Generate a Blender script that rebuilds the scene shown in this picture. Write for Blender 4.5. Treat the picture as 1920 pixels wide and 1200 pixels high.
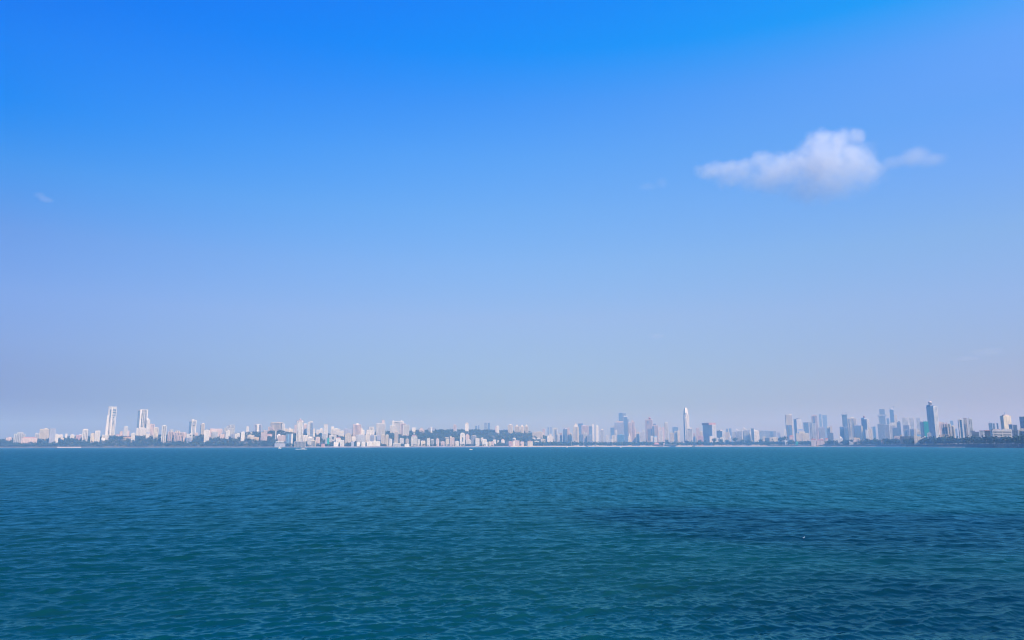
import bpy, bmesh, math, random
import numpy as np
from mathutils import Matrix, Vector

random.seed(7)
rng = np.random.default_rng(11)
for o in list(bpy.data.objects):
    bpy.data.objects.remove(o)
scene = bpy.context.scene
col = scene.collection
R = math.radians

# ------------------------------------------------------------------ camera
CAM_H = 6.0
F = 1387.0                       # focal length in photo pixels (1920 wide)
PITCH = math.atan(236.0 / F)
ROLL = R(-0.09)
cam_data = bpy.data.cameras.new('camera')
cam_data.sensor_width = 36.0
cam_data.lens = F / 1920.0 * 36.0
cam_data.clip_start = 0.5
cam_data.clip_end = 60000.0
cam = bpy.data.objects.new('camera', cam_data)
col.objects.link(cam)
CM = Matrix.Rotation(math.pi / 2 + PITCH, 3, 'X') @ Matrix.Rotation(ROLL, 3, 'Z')
cam.matrix_world = Matrix.Translation((0, 0, CAM_H)) @ CM.to_4x4()
scene.camera = cam

# ------------------------------------------------------------------ sun and sky
SUN_AZ, SUN_EL = R(142.0), R(43.0)      # azimuth clockwise from +Y (straight ahead)
to_sun = Vector((math.sin(SUN_AZ) * math.cos(SUN_EL), math.cos(SUN_AZ) * math.cos(SUN_EL), math.sin(SUN_EL)))
sun_data = bpy.data.lights.new('sun', 'SUN')
sun_data.energy = 5.0
sun_data.angle = R(0.5)
sun_data.color = (1.0, 0.90, 0.76)
sun = bpy.data.objects.new('sun', sun_data)
sun.rotation_euler = to_sun.to_track_quat('Z', 'Y').to_euler()
sun.location = (200, -300, 900)
col.objects.link(sun)

world = bpy.data.worlds.new('World')
scene.world = world
world.use_nodes = True
wn, wl = world.node_tree.nodes, world.node_tree.links
wn.clear()
sky = wn.new('ShaderNodeTexSky')
sky.sky_type = 'NISHITA'
sky.sun_disc = False
sky.sun_elevation = SUN_EL
sky.sun_rotation = SUN_AZ
sky.altitude = 0
sky.air_density = 1.0
sky.dust_density = 0.6
sky.ozone_density = 3.0
# air colour by height above the horizon, and how it changes from the shaded side to the sun's side
SKY_TINT = [(0.0, 0.545, 0.592, 0.747), (0.054, 0.545, 0.592, 0.747), (0.115, 0.76, 0.77, 0.923), (0.169, 0.949, 0.938, 1.118), (0.24, 0.939, 1.146, 1.415), (0.309, 0.814, 1.283, 1.705), (0.375, 0.622, 1.346, 2.014), (0.437, 0.368, 1.3, 2.308), (0.495, 0.02, 1.305, 2.601), (0.545, 0.02, 1.253, 2.793), (1.0, 0.02, 1.253, 2.793)]
SKY_SIDE = [(0.0, 0.706, 0.482, 0.269), (0.054, 0.706, 0.482, 0.269), (0.115, 0.519, 0.414, 0.269), (0.169, 0.475, 0.398, 0.257), (0.24, 0.581, 0.428, 0.227), (0.309, 0.792, 0.383, 0.237), (0.375, 1.187, 0.442, 0.18), (0.437, 2.053, 0.559, 0.154), (0.495, 2.841, 0.674, 0.142), (0.545, 2.132, 0.668, 0.143), (1.0, 2.132, 0.668, 0.143)]
SKY_EDGE = [(0.0, -0.139, -0.781, -0.476), (0.054, -0.139, -0.781, -0.476), (0.115, -0.268, -0.439, -0.031), (0.169, -0.436, -0.335, 0.024), (0.24, -0.403, -0.409, -0.188), (0.309, -0.735, -0.462, -0.046), (0.375, -0.992, -0.524, -0.043), (0.437, 0.599, -0.222, -0.089), (0.495, 2.111, -0.224, -0.28), (0.545, 3.5, -0.254, -0.242), (1.0, 0.0, 0.0, 0.0)]
tcw = wn.new('ShaderNodeTexCoord')
sepw = wn.new('ShaderNodeSeparateXYZ')
wl.new(tcw.outputs['Generated'], sepw.inputs[0])
def height_ramp(table, lo, hi):
    r_ = wn.new('ShaderNodeValToRGB')
    r_.color_ramp.interpolation = 'B_SPLINE' if False else 'LINEAR'
    while len(r_.color_ramp.elements) < len(table): r_.color_ramp.elements.new(0.5)
    for el_, q_ in zip(r_.color_ramp.elements, table):
        el_.position = q_[0]; el_.color = tuple((k - lo) / (hi - lo) for k in q_[1:]) + (1,)
    wl.new(sepw.outputs['Z'], r_.inputs[0])
    un = wn.new('ShaderNodeVectorMath'); un.operation = 'MULTIPLY_ADD'
    un.inputs[1].default_value = (hi - lo,) * 3; un.inputs[2].default_value = (lo,) * 3
    wl.new(r_.outputs[0], un.inputs[0])
    return un
def vec_op(op, a_, b2_, c_=None):
    q_ = wn.new('ShaderNodeVectorMath'); q_.operation = op
    for k_, s_ in enumerate((a_, b2_, c_)):
        if s_ is not None: wl.new(s_.outputs[0], q_.inputs[k_])
    return q_
xv = wn.new('ShaderNodeCombineXYZ')
for k_ in range(3): wl.new(sepw.outputs['X'], xv.inputs[k_])
xx = vec_op('MULTIPLY', xv, xv)
side = vec_op('MULTIPLY_ADD', xv, height_ramp(SKY_SIDE, -4, 4))
side.inputs[2].default_value = (1, 1, 1)
edge = vec_op('MULTIPLY_ADD', xx, height_ramp(SKY_EDGE, -4, 4), side)
tint = vec_op('MULTIPLY', sky, height_ramp(SKY_TINT, 0, 4))
tint2 = vec_op('MULTIPLY', tint, edge)
clampn = wn.new('ShaderNodeVectorMath'); clampn.operation = 'MAXIMUM'
clampn.inputs[1].default_value = (0, 0, 0)
bg = wn.new('ShaderNodeBackground')
bg.inputs['Strength'].default_value = 0.12
wout = wn.new('ShaderNodeOutputWorld')
wl.new(tint2.outputs[0], clampn.inputs[0])
wl.new(clampn.outputs[0], bg.inputs['Color'])
wl.new(bg.outputs[0], wout.inputs['Surface'])

scene.view_settings.view_transform = 'Standard'
scene.view_settings.look = 'None'
scene.view_settings.exposure = 0.0
scene.view_settings.gamma = 1.0
scene.view_settings.use_curve_mapping = False
scene.cycles.max_bounces = 12
scene.cycles.diffuse_bounces = 2
scene.cycles.glossy_bounces = 3
scene.cycles.volume_bounces = 9
scene.cycles.use_denoising = True
scene.cycles.volume_step_rate = 0.6
scene.cycles.pixel_filter_type = 'BLACKMAN_HARRIS'
scene.cycles.filter_width = 1.15

# ------------------------------------------------------------------ geometry helpers
def ray(px, py):
    return CM @ Vector(((px - 960.0) / F, (600.0 - py) / F, -1.0))

def at(px, py, Y):
    """the point seen at photo pixel (px, py) that stands Y metres ahead"""
    d = ray(px, py)
    t = Y / d.y
    return Vector((d.x * t, Y, CAM_H + d.z * t))

def on_water(px, py):
    d = ray(px, py)
    t = -CAM_H / d.z
    return Vector((d.x * t, d.y * t, 0.0))

SH = np.array([(-900, 2900), (-300, 3200), (0, 3300), (250, 3350), (500, 3300), (600, 3350), (800, 3500), (960, 3900),
               (1100, 4200), (1300, 4300), (1440, 4000), (1550, 3500), (1650, 2900), (1760, 2200), (1860, 1650),
               (1930, 1430), (2100, 1100), (2400, 800), (2900, 600)], float)
def shore(px): return float(np.interp(px, SH[:, 0], SH[:, 1]))
HT = np.array([(-900, 22), (-100, 26), (0, 31), (120, 37), (200, 44), (300, 47), (400, 50), (470, 62), (510, 68), (560, 68), (650, 68),
               (720, 68), (760, 72), (800, 79), (870, 84), (950, 85), (988, 82), (1000, 66), (1020, 55), (1045, 20), (1085, 0), (3000, 0)], float)
T0 = np.array([(-900, 8), (460, 8), (540, 50), (600, 90), (960, 140), (3000, 140)], float)
T1 = np.array([(-900, 230), (460, 240), (540, 330), (600, 420), (960, 640), (3000, 700)], float)
BT = np.array([(-900, 5), (500, 5), (1000, 5.5), (1440, 6), (1700, 8.5), (1950, 9), (3000, 9)], float)
FE = F / math.cos(PITCH)
def terrain(px, Y):
    px = np.asarray(px, float); Y = np.asarray(Y, float)
    t = Y - np.interp(px, SH[:, 0], SH[:, 1])
    base = np.interp(px, BT[:, 0], BT[:, 1])
    b = np.clip((t + 4) / 30.0, -0.6, 1) * base
    h = np.interp(px, HT[:, 0], HT[:, 1])
    a0 = np.interp(px, T0[:, 0], T0[:, 1]); a1 = np.interp(px, T1[:, 0], T1[:, 1])
    s = np.clip((t - a0) / (a1 - a0), 0, 1); s = s * s * (3 - 2 * s)
    bump = 2.2 * np.sin(px * 0.083 + t * 0.02) * np.sin(px * 0.031 + 1.3) + 1.4 * np.sin(px * 0.19 + t * 0.05)
    return b + s * (h - base * (h > 0) + bump * (h > 4)) * (h > 0)
def px_of(X, Y): return 960 + X / Y * FE

def tag(o, label=None, cat=None, group=None, kind=None):
    if label: o['label'] = label
    if cat: o['category'] = cat
    if group: o['group'] = group
    if kind: o['kind'] = kind
    return o

def empty(name, loc, rz=0.0):
    o = bpy.data.objects.new(name, None)
    o.empty_display_size = 1.0
    o.location = loc
    o.rotation_euler = (0, 0, rz)
    col.objects.link(o)
    return o

class MB:
    """collects shapes, then links them as ONE mesh object"""
    def __init__(s): s.v = []; s.f = []
    def box(s, x0, x1, y0, y1, z0, z1):
        n = len(s.v)
        s.v += [(x0, y0, z0), (x1, y0, z0), (x1, y1, z0), (x0, y1, z0), (x0, y0, z1), (x1, y0, z1), (x1, y1, z1), (x0, y1, z1)]
        s.f += [(n, n + 3, n + 2, n + 1), (n + 4, n + 5, n + 6, n + 7), (n, n + 1, n + 5, n + 4),
                (n + 1, n + 2, n + 6, n + 5), (n + 2, n + 3, n + 7, n + 6), (n + 3, n, n + 4, n + 7)]
        return s
    def frustum(s, x0, x1, y0, y1, z0, z1, k, kx=None, ox=0.0):
        n = len(s.v); cx, cy = (x0 + x1) / 2 + ox, (y0 + y1) / 2
        kx = k if kx is None else kx
        a, b = (x1 - x0) / 2 * kx, (y1 - y0) / 2 * k
        s.v += [(x0, y0, z0), (x1, y0, z0), (x1, y1, z0), (x0, y1, z0), (cx - a, cy - b, z1), (cx + a, cy - b, z1), (cx + a, cy + b, z1), (cx - a, cy + b, z1)]
        s.f += [(n, n + 3, n + 2, n + 1), (n + 4, n + 5, n + 6, n + 7), (n, n + 1, n + 5, n + 4),
                (n + 1, n + 2, n + 6, n + 5), (n + 2, n + 3, n + 7, n + 6), (n + 3, n, n + 4, n + 7)]
        return s
    def lathe(s, cx, cy, prof, seg=12):
        n = len(s.v); m = len(prof)
        for r, z in prof:
            for k in range(seg):
                a = 2 * math.pi * k / seg
                s.v.append((cx + r * math.cos(a), cy + r * math.sin(a), z))
        for i in range(m - 1):
            for k in range(seg):
                k2 = (k + 1) % seg
                s.f.append((n + i * seg + k, n + i * seg + k2, n + (i + 1) * seg + k2, n + (i + 1) * seg + k))
        s.f.append(tuple(n + k for k in reversed(range(seg))))
        s.f.append(tuple(n + (m - 1) * seg + k for k in range(seg)))
        return s
    def prism(s, poly, y0, y1):
        """an outline in x,z given a depth along y"""
        n = len(s.v); m = len(poly)
        s.v += [(x, y0, z) for x, z in poly] + [(x, y1, z) for x, z in poly]
        s.f.append(tuple(n + i for i in range(m)))
        s.f.append(tuple(n + m + i for i in reversed(range(m))))
        for i in range(m):
            j = (i + 1) % m
            s.f.append((n + j, n + i, n + m + i, n + m + j))
        return s
    def build(s, name, mat, parent=None, smooth=False):
        me = bpy.data.meshes.new(name)
        me.from_pydata(s.v, [], s.f)
        me.materials.append(mat)
        if smooth:
            me.polygons.foreach_set('use_smooth', [True] * len(me.polygons))
        bm = bmesh.new(); bm.from_mesh(me)
        bmesh.ops.recalc_face_normals(bm, faces=bm.faces)
        bm.to_mesh(me); bm.free()
        o = bpy.data.objects.new(name, me)
        col.objects.link(o)
        if parent: o.parent = parent
        return o

# ------------------------------------------------------------------ materials
def nodes(name):
    m = bpy.data.materials.new(name)
    m.use_nodes = True
    nt = m.node_tree
    return m, nt.nodes, nt.links, nt.nodes['Principled BSDF']

def wall_mat(name, c, rough=0.85):
    """painted render: rain streaks, patchy repaint, a shade of its own per building"""
    m, n, l, p = nodes(name)
    tc = n.new('ShaderNodeTexCoord')
    mp = n.new('ShaderNodeMapping'); mp.inputs['Scale'].default_value = (0.12, 0.12, 0.025)
    n1 = n.new('ShaderNodeTexNoise'); n1.inputs['Scale'].default_value = 1.6; n1.inputs['Detail'].default_value = 5
    oi = n.new('ShaderNodeObjectInfo')
    cr = n.new('ShaderNodeValToRGB')
    cr.color_ramp.elements[0].position = 0.3; cr.color_ramp.elements[0].color = tuple(x * 0.72 for x in c) + (1,)
    cr.color_ramp.elements[1].position = 0.62; cr.color_ramp.elements[1].color = tuple(c) + (1,)
    hsv = n.new('ShaderNodeHueSaturation')
    mr = n.new('ShaderNodeMapRange'); mr.inputs['To Min'].default_value = 0.86; mr.inputs['To Max'].default_value = 1.08
    l.new(tc.outputs['Object'], mp.inputs[0]); l.new(mp.outputs[0], n1.inputs[0])
    l.new(n1.outputs[0], cr.inputs[0]); l.new(cr.outputs[0], hsv.inputs['Color'])
    l.new(oi.outputs['Random'], mr.inputs[0]); l.new(mr.outputs[0], hsv.inputs['Value'])
    l.new(hsv.outputs[0], p.inputs['Base Color'])
    p.inputs['Roughness'].default_value = rough
    return m

def glass_mat(name, c, rough=0.2):
    m, n, l, p = nodes(name)
    tc = n.new('ShaderNodeTexCoord')
    v = n.new('ShaderNodeTexVoronoi'); v.inputs['Scale'].default_value = 0.3
    mx = n.new('ShaderNodeMix'); mx.data_type = 'RGBA'
    mx.inputs[6].default_value = tuple(x * 0.6 for x in c) + (1,)
    mx.inputs[7].default_value = tuple(min(1, x * 1.5) for x in c) + (1,)
    l.new(tc.outputs['Object'], v.inputs['Vector'])
    sp = n.new('ShaderNodeSeparateColor'); l.new(v.outputs['Color'], sp.inputs[0])
    l.new(sp.outputs[0], mx.inputs[0]); l.new(mx.outputs[2], p.inputs['Base Color'])
    p.inputs['Roughness'].default_value = rough
    return m

M = {
    'W': wall_mat('white_paint', (0.84, 0.75, 0.63)),
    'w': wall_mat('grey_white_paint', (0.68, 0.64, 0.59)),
    'C': wall_mat('cream_paint', (0.80, 0.66, 0.46)),
    'P': wall_mat('pinkish_paint', (0.74, 0.55, 0.45)),
    'p': wall_mat('pink_paint', (0.62, 0.38, 0.34)),
    'T': wall_mat('tan_paint', (0.64, 0.52, 0.37)),
    'G': wall_mat('grey_concrete', (0.40, 0.40, 0.41)),
    'g': wall_mat('dark_concrete', (0.20, 0.21, 0.23)),
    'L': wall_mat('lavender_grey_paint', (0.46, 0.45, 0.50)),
    'O': wall_mat('ochre_paint', (0.70, 0.50, 0.28)),
    'R': wall_mat('red_tile', (0.46, 0.15, 0.10)),
    'r': wall_mat('faded_red_tile', (0.55, 0.26, 0.20)),
    'N': wall_mat('green_netting', (0.015, 0.36, 0.27)),
    'U': wall_mat('blue_tarpaulin', (0.05, 0.25, 0.60)),
    'Y': wall_mat('sky_blue_paint', (0.25, 0.50, 0.65)),
    'K': wall_mat('dark_brown_cladding', (0.11, 0.085, 0.075)),
    'd': glass_mat('dark_glass', (0.05, 0.065, 0.08)),
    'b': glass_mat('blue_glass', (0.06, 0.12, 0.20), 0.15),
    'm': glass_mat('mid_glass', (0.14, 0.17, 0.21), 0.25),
    's': wall_mat('steel', (0.30, 0.31, 0.33), 0.5),
}
# ------------------------------------------------------------------ the sea
ROUGH_K = 0.62
GUST = 0.80
def water_mat():
    m, n, l, p = nodes('sea_water')
    tc = n.new('ShaderNodeTexCoord')
    # body colour: silty olive green drifting into teal, in broad streaks
    mp = n.new('ShaderNodeMapping'); mp.inputs['Scale'].default_value = (0.014, 0.022, 0.02)
    nb = n.new('ShaderNodeTexNoise'); nb.inputs['Scale'].default_value = 1.0; nb.inputs['Detail'].default_value = 4
    cr = n.new('ShaderNodeValToRGB')
    cr.color_ramp.elements[0].position = 0.35; cr.color_ramp.elements[0].color = (0.000, 0.042, 0.053, 1)
    cr.color_ramp.elements[1].position = 0.68; cr.color_ramp.elements[1].color = (0.006, 0.047, 0.041, 1)
    l.new(tc.outputs['Object'], mp.inputs[0]); l.new(mp.outputs[0], nb.inputs[0]); l.new(nb.outputs[0], cr.inputs[0])
    # waves too fine for the mesh far out act as roughness there
    fs = n.new('ShaderNodeAttribute'); fs.attribute_name = 'fine_slope'
    sq = n.new('ShaderNodeMath'); sq.operation = 'POWER'; sq.inputs[1].default_value = 0.5
    ro = n.new('ShaderNodeMath'); ro.operation = 'MULTIPLY_ADD'; ro.inputs[1].default_value = ROUGH_K; ro.inputs[2].default_value = 0.02
    l.new(fs.outputs['Fac'], sq.inputs[0]); l.new(sq.outputs[0], ro.inputs[0])
    # silty body under a blue green tinted surface reflection
    dif = n.new('ShaderNodeBsdfDiffuse'); glo = n.new('ShaderNodeBsdfGlossy'); mixs = n.new('ShaderNodeMixShader')
    glo.inputs['Color'].default_value = (0.28, 0.82, 0.88, 1)
    fre = n.new('ShaderNodeFresnel'); fre.inputs['IOR'].default_value = 1.30
    sc_ = n.new('ShaderNodeMath'); sc_.operation = 'MULTIPLY_ADD'; sc_.inputs[1].default_value = -1.7; sc_.inputs[2].default_value = 1.0
    fm_ = n.new('ShaderNodeMath'); fm_.operation = 'MULTIPLY'
    l.new(ro.outputs[0], sc_.inputs[0]); l.new(sc_.outputs[0], fm_.inputs[0]); l.new(fre.outputs[0], fm_.inputs[1])
    l.new(cr.outputs[0], dif.inputs['Color']); l.new(ro.outputs[0], glo.inputs['Roughness'])
    l.new(fm_.outputs[0], mixs.inputs[0]); l.new(dif.outputs[0], mixs.inputs[1]); l.new(glo.outputs[0], mixs.inputs[2])
    # gusts and wave groups: patches of ruffled and smoother water, seen far out as short dashes
    mg = n.new('ShaderNodeMapping'); mg.inputs['Scale'].default_value = (0.55, 0.15, 1.0); mg.inputs['Rotation'].default_value = (0, 0, 0.06)
    ng = n.new('ShaderNodeTexNoise'); ng.inputs['Scale'].default_value = 1.0; ng.inputs['Detail'].default_value = 6; ng.inputs['Roughness'].default_value = 0.82
    gr = n.new('ShaderNodeMapRange'); gr.inputs['From Min'].default_value = 0.36; gr.inputs['From Max'].default_value = 0.64; gr.clamp = False
    gr.inputs['To Min'].default_value = -GUST; gr.inputs['To Max'].default_value = GUST
    gs_ = n.new('ShaderNodeMath'); gs_.operation = 'MULTIPLY_ADD'; gs_.inputs[1].default_value = 8.0; gs_.inputs[2].default_value = -0.9; gs_.use_clamp = True
    gm = n.new('ShaderNodeMath'); gm.operation = 'MULTIPLY_ADD'; gm.inputs[2].default_value = 1.0
    ff = n.new('ShaderNodeMath'); ff.operation = 'MULTIPLY'; ff.use_clamp = True
    l.new(tc.outputs['Object'], mg.inputs[0]); l.new(mg.outputs[0], ng.inputs[0]); l.new(ng.outputs[0], gr.inputs[0])
    l.new(fs.outputs['Fac'], gs_.inputs[0]); l.new(gs_.outputs[0], gm.inputs[0]); l.new(gr.outputs[0], gm.inputs[1])
    l.new(gm.outputs[0], ff.inputs[0]); l.new(fm_.outputs[0], ff.inputs[1]); l.new(ff.outputs[0], mixs.inputs[0])
    n.remove(p)
    l.new(mixs.outputs[0], [x for x in n if x.type == 'OUTPUT_MATERIAL'][0].inputs['Surface'])
    # small ripples, finer than the mesh
    m1 = n.new('ShaderNodeMapping'); m1.inputs['Scale'].default_value = (0.7, 1.5, 1.0); m1.inputs['Rotation'].default_value = (0, 0, 0.22)
    w1 = n.new('ShaderNodeTexNoise'); w1.inputs['Scale'].default_value = 1.7; w1.inputs['Detail'].default_value = 3; w1.inputs['Roughness'].default_value = 0.55
    b1 = n.new('ShaderNodeBump'); b1.inputs['Strength'].default_value = 1.0; b1.inputs['Distance'].default_value = 0.07; b1.inputs['Filter Width'].default_value = 0.01
    l.new(tc.outputs['Object'], m1.inputs[0]); l.new(m1.outputs[0], w1.inputs[0]); l.new(w1.outputs[0], b1.inputs['Height'])
    m2 = n.new('ShaderNodeMapping'); m2.inputs['Scale'].default_value = (0.32, 0.42, 1.0); m2.inputs['Rotation'].default_value = (0, 0, -0.15)
    w2 = n.new('ShaderNodeTexNoise'); w2.inputs['Scale'].default_value = 1.0; w2.inputs['Detail'].default_value = 3
    b2 = n.new('ShaderNodeBump'); b2.inputs['Strength'].default_value = 1.0; b2.inputs['Distance'].default_value = 0.30; b2.inputs['Filter Width'].default_value = 0.01
    l.new(tc.outputs['Object'], m2.inputs[0]); l.new(m2.outputs[0], w2.inputs[0]); l.new(w2.outputs[0], b2.inputs['Height'])
    l.new(b1.outputs[0], b2.inputs['Normal'])
    for q, k in ((b1, 7.0), (b2, 7.0)):
        st = n.new('ShaderNodeMath'); st.operation = 'MULTIPLY'; st.inputs[1].default_value = k; st.use_clamp = True
        l.new(fs.outputs['Fac'], st.inputs[0]); l.new(st.outputs[0], q.inputs['Strength'])
    for q in (glo, fre): l.new(b2.outputs[0], q.inputs['Normal'])
    return m

def make_water():
    # rows grow with distance; finely split ahead, coarse behind
    u = np.linspace(0, 1, 920)
    d0, d1 = math.atan(CAM_H / 17.5), math.atan(CAM_H / 900.0)
    deps = d1 + (d0 - d1) * (1 - u) ** 1.45
    rr = CAM_H / np.tan(deps)
    rr = np.concatenate([[3.0, 7.0, 11.0, 15.0], rr, np.geomspace(930, 7000, 60)])
    fine = np.linspace(R(-43), R(43), 880)
    coarse = np.concatenate([np.linspace(R(45), R(180), 40), np.linspace(R(-178), R(-45), 40)])
    an = np.concatenate([fine, coarse]); nA, nR = len(an), len(rr)
    A, RR = np.meshgrid(an, rr)
    X = (RR * np.sin(A)).astype(np.float32); Y = (RR * np.cos(A)).astype(np.float32)
    dr = np.gradient(rr)[:, None].astype(np.float32)
    Z = np.zeros_like(X); DX = np.zeros_like(X); DY = np.zeros_like(X)
    left = np.zeros((nR, 1), np.float32)        # slope of the waves too fine for the mesh at this distance
    K = 96
    lam = np.geomspace(0.22, 14.0, K)
    base_dir = R(-80)
    gust = 0.85 + 0.18 * np.sin(X * 0.035 + 1.1 + 0.8 * np.sin(Y * 0.021)) * np.sin(Y * 0.047 + 0.4)
    for L in lam:
        th = base_dir + rng.normal(0, 0.40 if L > 1.2 else 0.55)
        k = 2 * math.pi / L
        slope = 0.050 * (1.0 if L < 0.95 else (0.95 / L) ** 0.95)
        slope *= rng.uniform(0.7, 1.25)
        a = slope / k
        ph = rng.uniform(0, 2 * math.pi)
        vis = np.clip((L / (dr + 1e-6) - 1.6) / 2.0, 0, 1)
        left += slope * slope * .5 * (1 - vis * vis)
        arg = k * (math.cos(th) * X + math.sin(th) * Y) + ph
        am = a * vis * gust
        Z += am * np.cos(arg)
        s = am * np.sin(arg) * 1.15
        DX -= s * math.cos(th); DY -= s * math.sin(th)
    X = X + DX; Y = Y + DY
    co = np.stack([X, Y, Z], -1).reshape(-1, 3)
    i = np.arange(nR - 1)[:, None] * nA; j = np.arange(nA)[None, :]; j2 = (j + 1) % nA
    quads = np.stack([i + j, i + j2, i + nA + j2, i + nA + j], -1).reshape(-1, 4)
    me = bpy.data.meshes.new('sea')
    me.vertices.add(len(co)); me.vertices.foreach_set('co', co.ravel().astype(np.float32))
    me.loops.add(quads.size); me.loops.foreach_set('vertex_index', quads.ravel().astype(np.int32))
    me.polygons.add(len(quads)); me.polygons.foreach_set('loop_start', (np.arange(len(quads)) * 4).astype(np.int32))
    me.polygons.foreach_set('use_smooth', np.ones(len(quads), bool))
    me.update(calc_edges=True)
    at_ = me.attributes.new('fine_slope', 'FLOAT', 'POINT')
    at_.data.foreach_set('value', (np.sqrt(left) * np.ones((1, nA))).ravel().astype(np.float32))
    me.materials.append(water_mat())
    o = bpy.data.objects.new('sea', me); col.objects.link(o)
    return tag(o, 'choppy blue green sea water filling the foreground', kind='structure')
make_water()

# ------------------------------------------------------------------ land
def ground_mat(name, c1, c2, scale):
    m, n, l, p = nodes(name)
    tc = n.new('ShaderNodeTexCoord')
    t = n.new('ShaderNodeTexNoise'); t.inputs['Scale'].default_value = scale; t.inputs['Detail'].default_value = 6
    cr = n.new('ShaderNodeValToRGB')
    cr.color_ramp.elements[0].position = 0.35; cr.color_ramp.elements[0].color = tuple(c1) + (1,)
    cr.color_ramp.elements[1].position = 0.65; cr.color_ramp.elements[1].color = tuple(c2) + (1,)
    l.new(tc.outputs['Object'], t.inputs[0]); l.new(t.outputs[0], cr.inputs[0]); l.new(cr.outputs[0], p.inputs['Base Color'])
    p.inputs['Roughness'].default_value = 0.95
    return m

def sheet(name, pxs, ts, zf, mat, label, smooth=True):
    v, f = [], []
    for px in pxs:
        s = shore(px)
        for t in ts:
            Y = s + t
            v.append(((px - 960) / FE * Y, Y, zf(px, Y, t)))
    nt = len(ts)
    for i in range(len(pxs) - 1):
        for k in range(nt - 1):
            a = i * nt + k
            f.append((a, a + nt, a + nt + 1, a + 1))
    me = bpy.data.meshes.new(name); me.from_pydata(v, [], f); me.materials.append(mat)
    me.polygons.foreach_set('use_smooth', [smooth] * len(f))
    o = bpy.data.objects.new(name, me); col.objects.link(o)
    return tag(o, label, kind='structure')

TS = [-14, -6, 0, 6, 14, 24, 40, 60, 90, 120, 160, 200, 250, 300, 360, 430, 500, 580, 660, 800, 1000, 1400, 2000, 2800, 3600, 4600]
sheet('hillside', list(range(-800, 2820, 8)), TS, lambda px, Y, t: float(terrain(px, Y)) + (max(0, t - 2000) * 0.006),
      ground_mat('earth_and_scrub', (0.06, 0.065, 0.035), (0.16, 0.13, 0.08), 0.03), 'scrubby land rising from the far shore')
# shore strips, laid a little proud of the land
def strip(name, a, b, mat, label, amp, t_in=22, seed=3, step=1.5):
    r = random.Random(seed)
    pxs = [a + i * step for i in range(int((b - a) / step) + 1)]
    sheet(name, pxs, [-16, -5, 2, 8, 14, t_in], lambda px, Y, t: float(terrain(px, Y)) + 0.35 + (r.uniform(-amp, amp) if t < t_in else -0.1), mat, label, smooth=False)
rock = ground_mat('shore_rock', (0.07, 0.06, 0.055), (0.20, 0.165, 0.145), 0.05)
sand = ground_mat('beach_sand', (0.48, 0.35, 0.25), (0.62, 0.47, 0.36), 0.02)
dark_rock = ground_mat('dark_tetrapod_concrete', (0.025, 0.03, 0.035), (0.11, 0.11, 0.11), 0.12)
strip('rocky_shore', -800, 106, rock, 'dark rocks along the water below the wooded headland', 0.7)
strip('sandy_shore', 107, 152, sand, 'pale sandy ledge along the water at far left', 0.35)
strip('rocky_shore', 153.5, 562, rock, 'grey rocks along the water below the wooded hill', 0.7)
strip('sea_wall', 563.5, 955, ground_mat('sea_wall_stone', (0.22, 0.18, 0.17), (0.42, 0.34, 0.31), 0.04), 'long pale stone sea wall below the mid shore houses', 0.25)
strip('beach', 956.5, 1700, sand, 'pinkish sand beach in front of the tree line', 0.15)
strip('sea_defence', 1701.5, 2600, dark_rock, 'dark concrete block sea defence below the promenade', 1.3, t_in=24)
# narrow sand in front of the dark defence, and the raised promenade road
sheet('sand_strip', [1701 + i * 4 for i in range(28)], [-24, -14, -4], lambda px, Y, t: 0.25 + (t + 24) * 0.075, sand, 'thin strip of sand in front of the dark sea defence')
sheet('promenade_road', [1440 + i * 6 for i in range(190)], [25, 40, 48], lambda px, Y, t: float(terrain(px, Y)) + 0.6,
      ground_mat('asphalt', (0.05, 0.05, 0.05), (0.08, 0.08, 0.08), 0.2), 'shore road behind the sea defence at right')
sheet('dark_revetment', [1440 + i * 3 for i in range(88)], [9, 12, 20, 24], lambda px, Y, t: float(terrain(px, Y)) + 0.9 + (0.8 if t > 10 else 0) , dark_rock, 'low dark sea wall at the back of the beach')
# ------------------------------------------------------------------ buildings
FOOT = []          # footprints, so that no tree grows through a wall
REF = {}

def base_depth(px, yb, d):
    s = shore(px)
    if d >= 1000: return d
    if d > 0: return s + d
    # where the sight line under the visible foot of the building meets the slope
    best = None
    for t in np.arange(30, 760, 6.0):
        z = at(px, yb + 2.5, s + t).z
        if float(terrain(px, s + t)) >= z:
            best = s + t; break
    return best if best else s + 120

# style: floor pitch, slab thickness, slab proud, pier pitch, pier width, pier proud
STY = {
    'grid':   (3.4, 1.5, 0.55, 4.6, 1.5, 0.40),
    'small':  (3.3, 1.9, 0.40, 3.8, 2.1, 0.30),
    'band':   (3.6, 1.9, 1.00, 22.0, 1.2, 0.40),
    'stripe': (3.5, 0.8, 0.45, 5.6, 2.6, 0.80),
    'glass':  (4.0, 0.45, 0.25, 5.0, 0.40, 0.18),
    'balc':   (3.4, 1.1, 1.30, 6.5, 2.6, 0.50),
    'frame':  (3.6, 0.5, 0.50, 6.0, 0.7, 0.40),
    'solid':  (3.6, 2.7, 0.35, 5.5, 3.9, 0.25),
}

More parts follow.
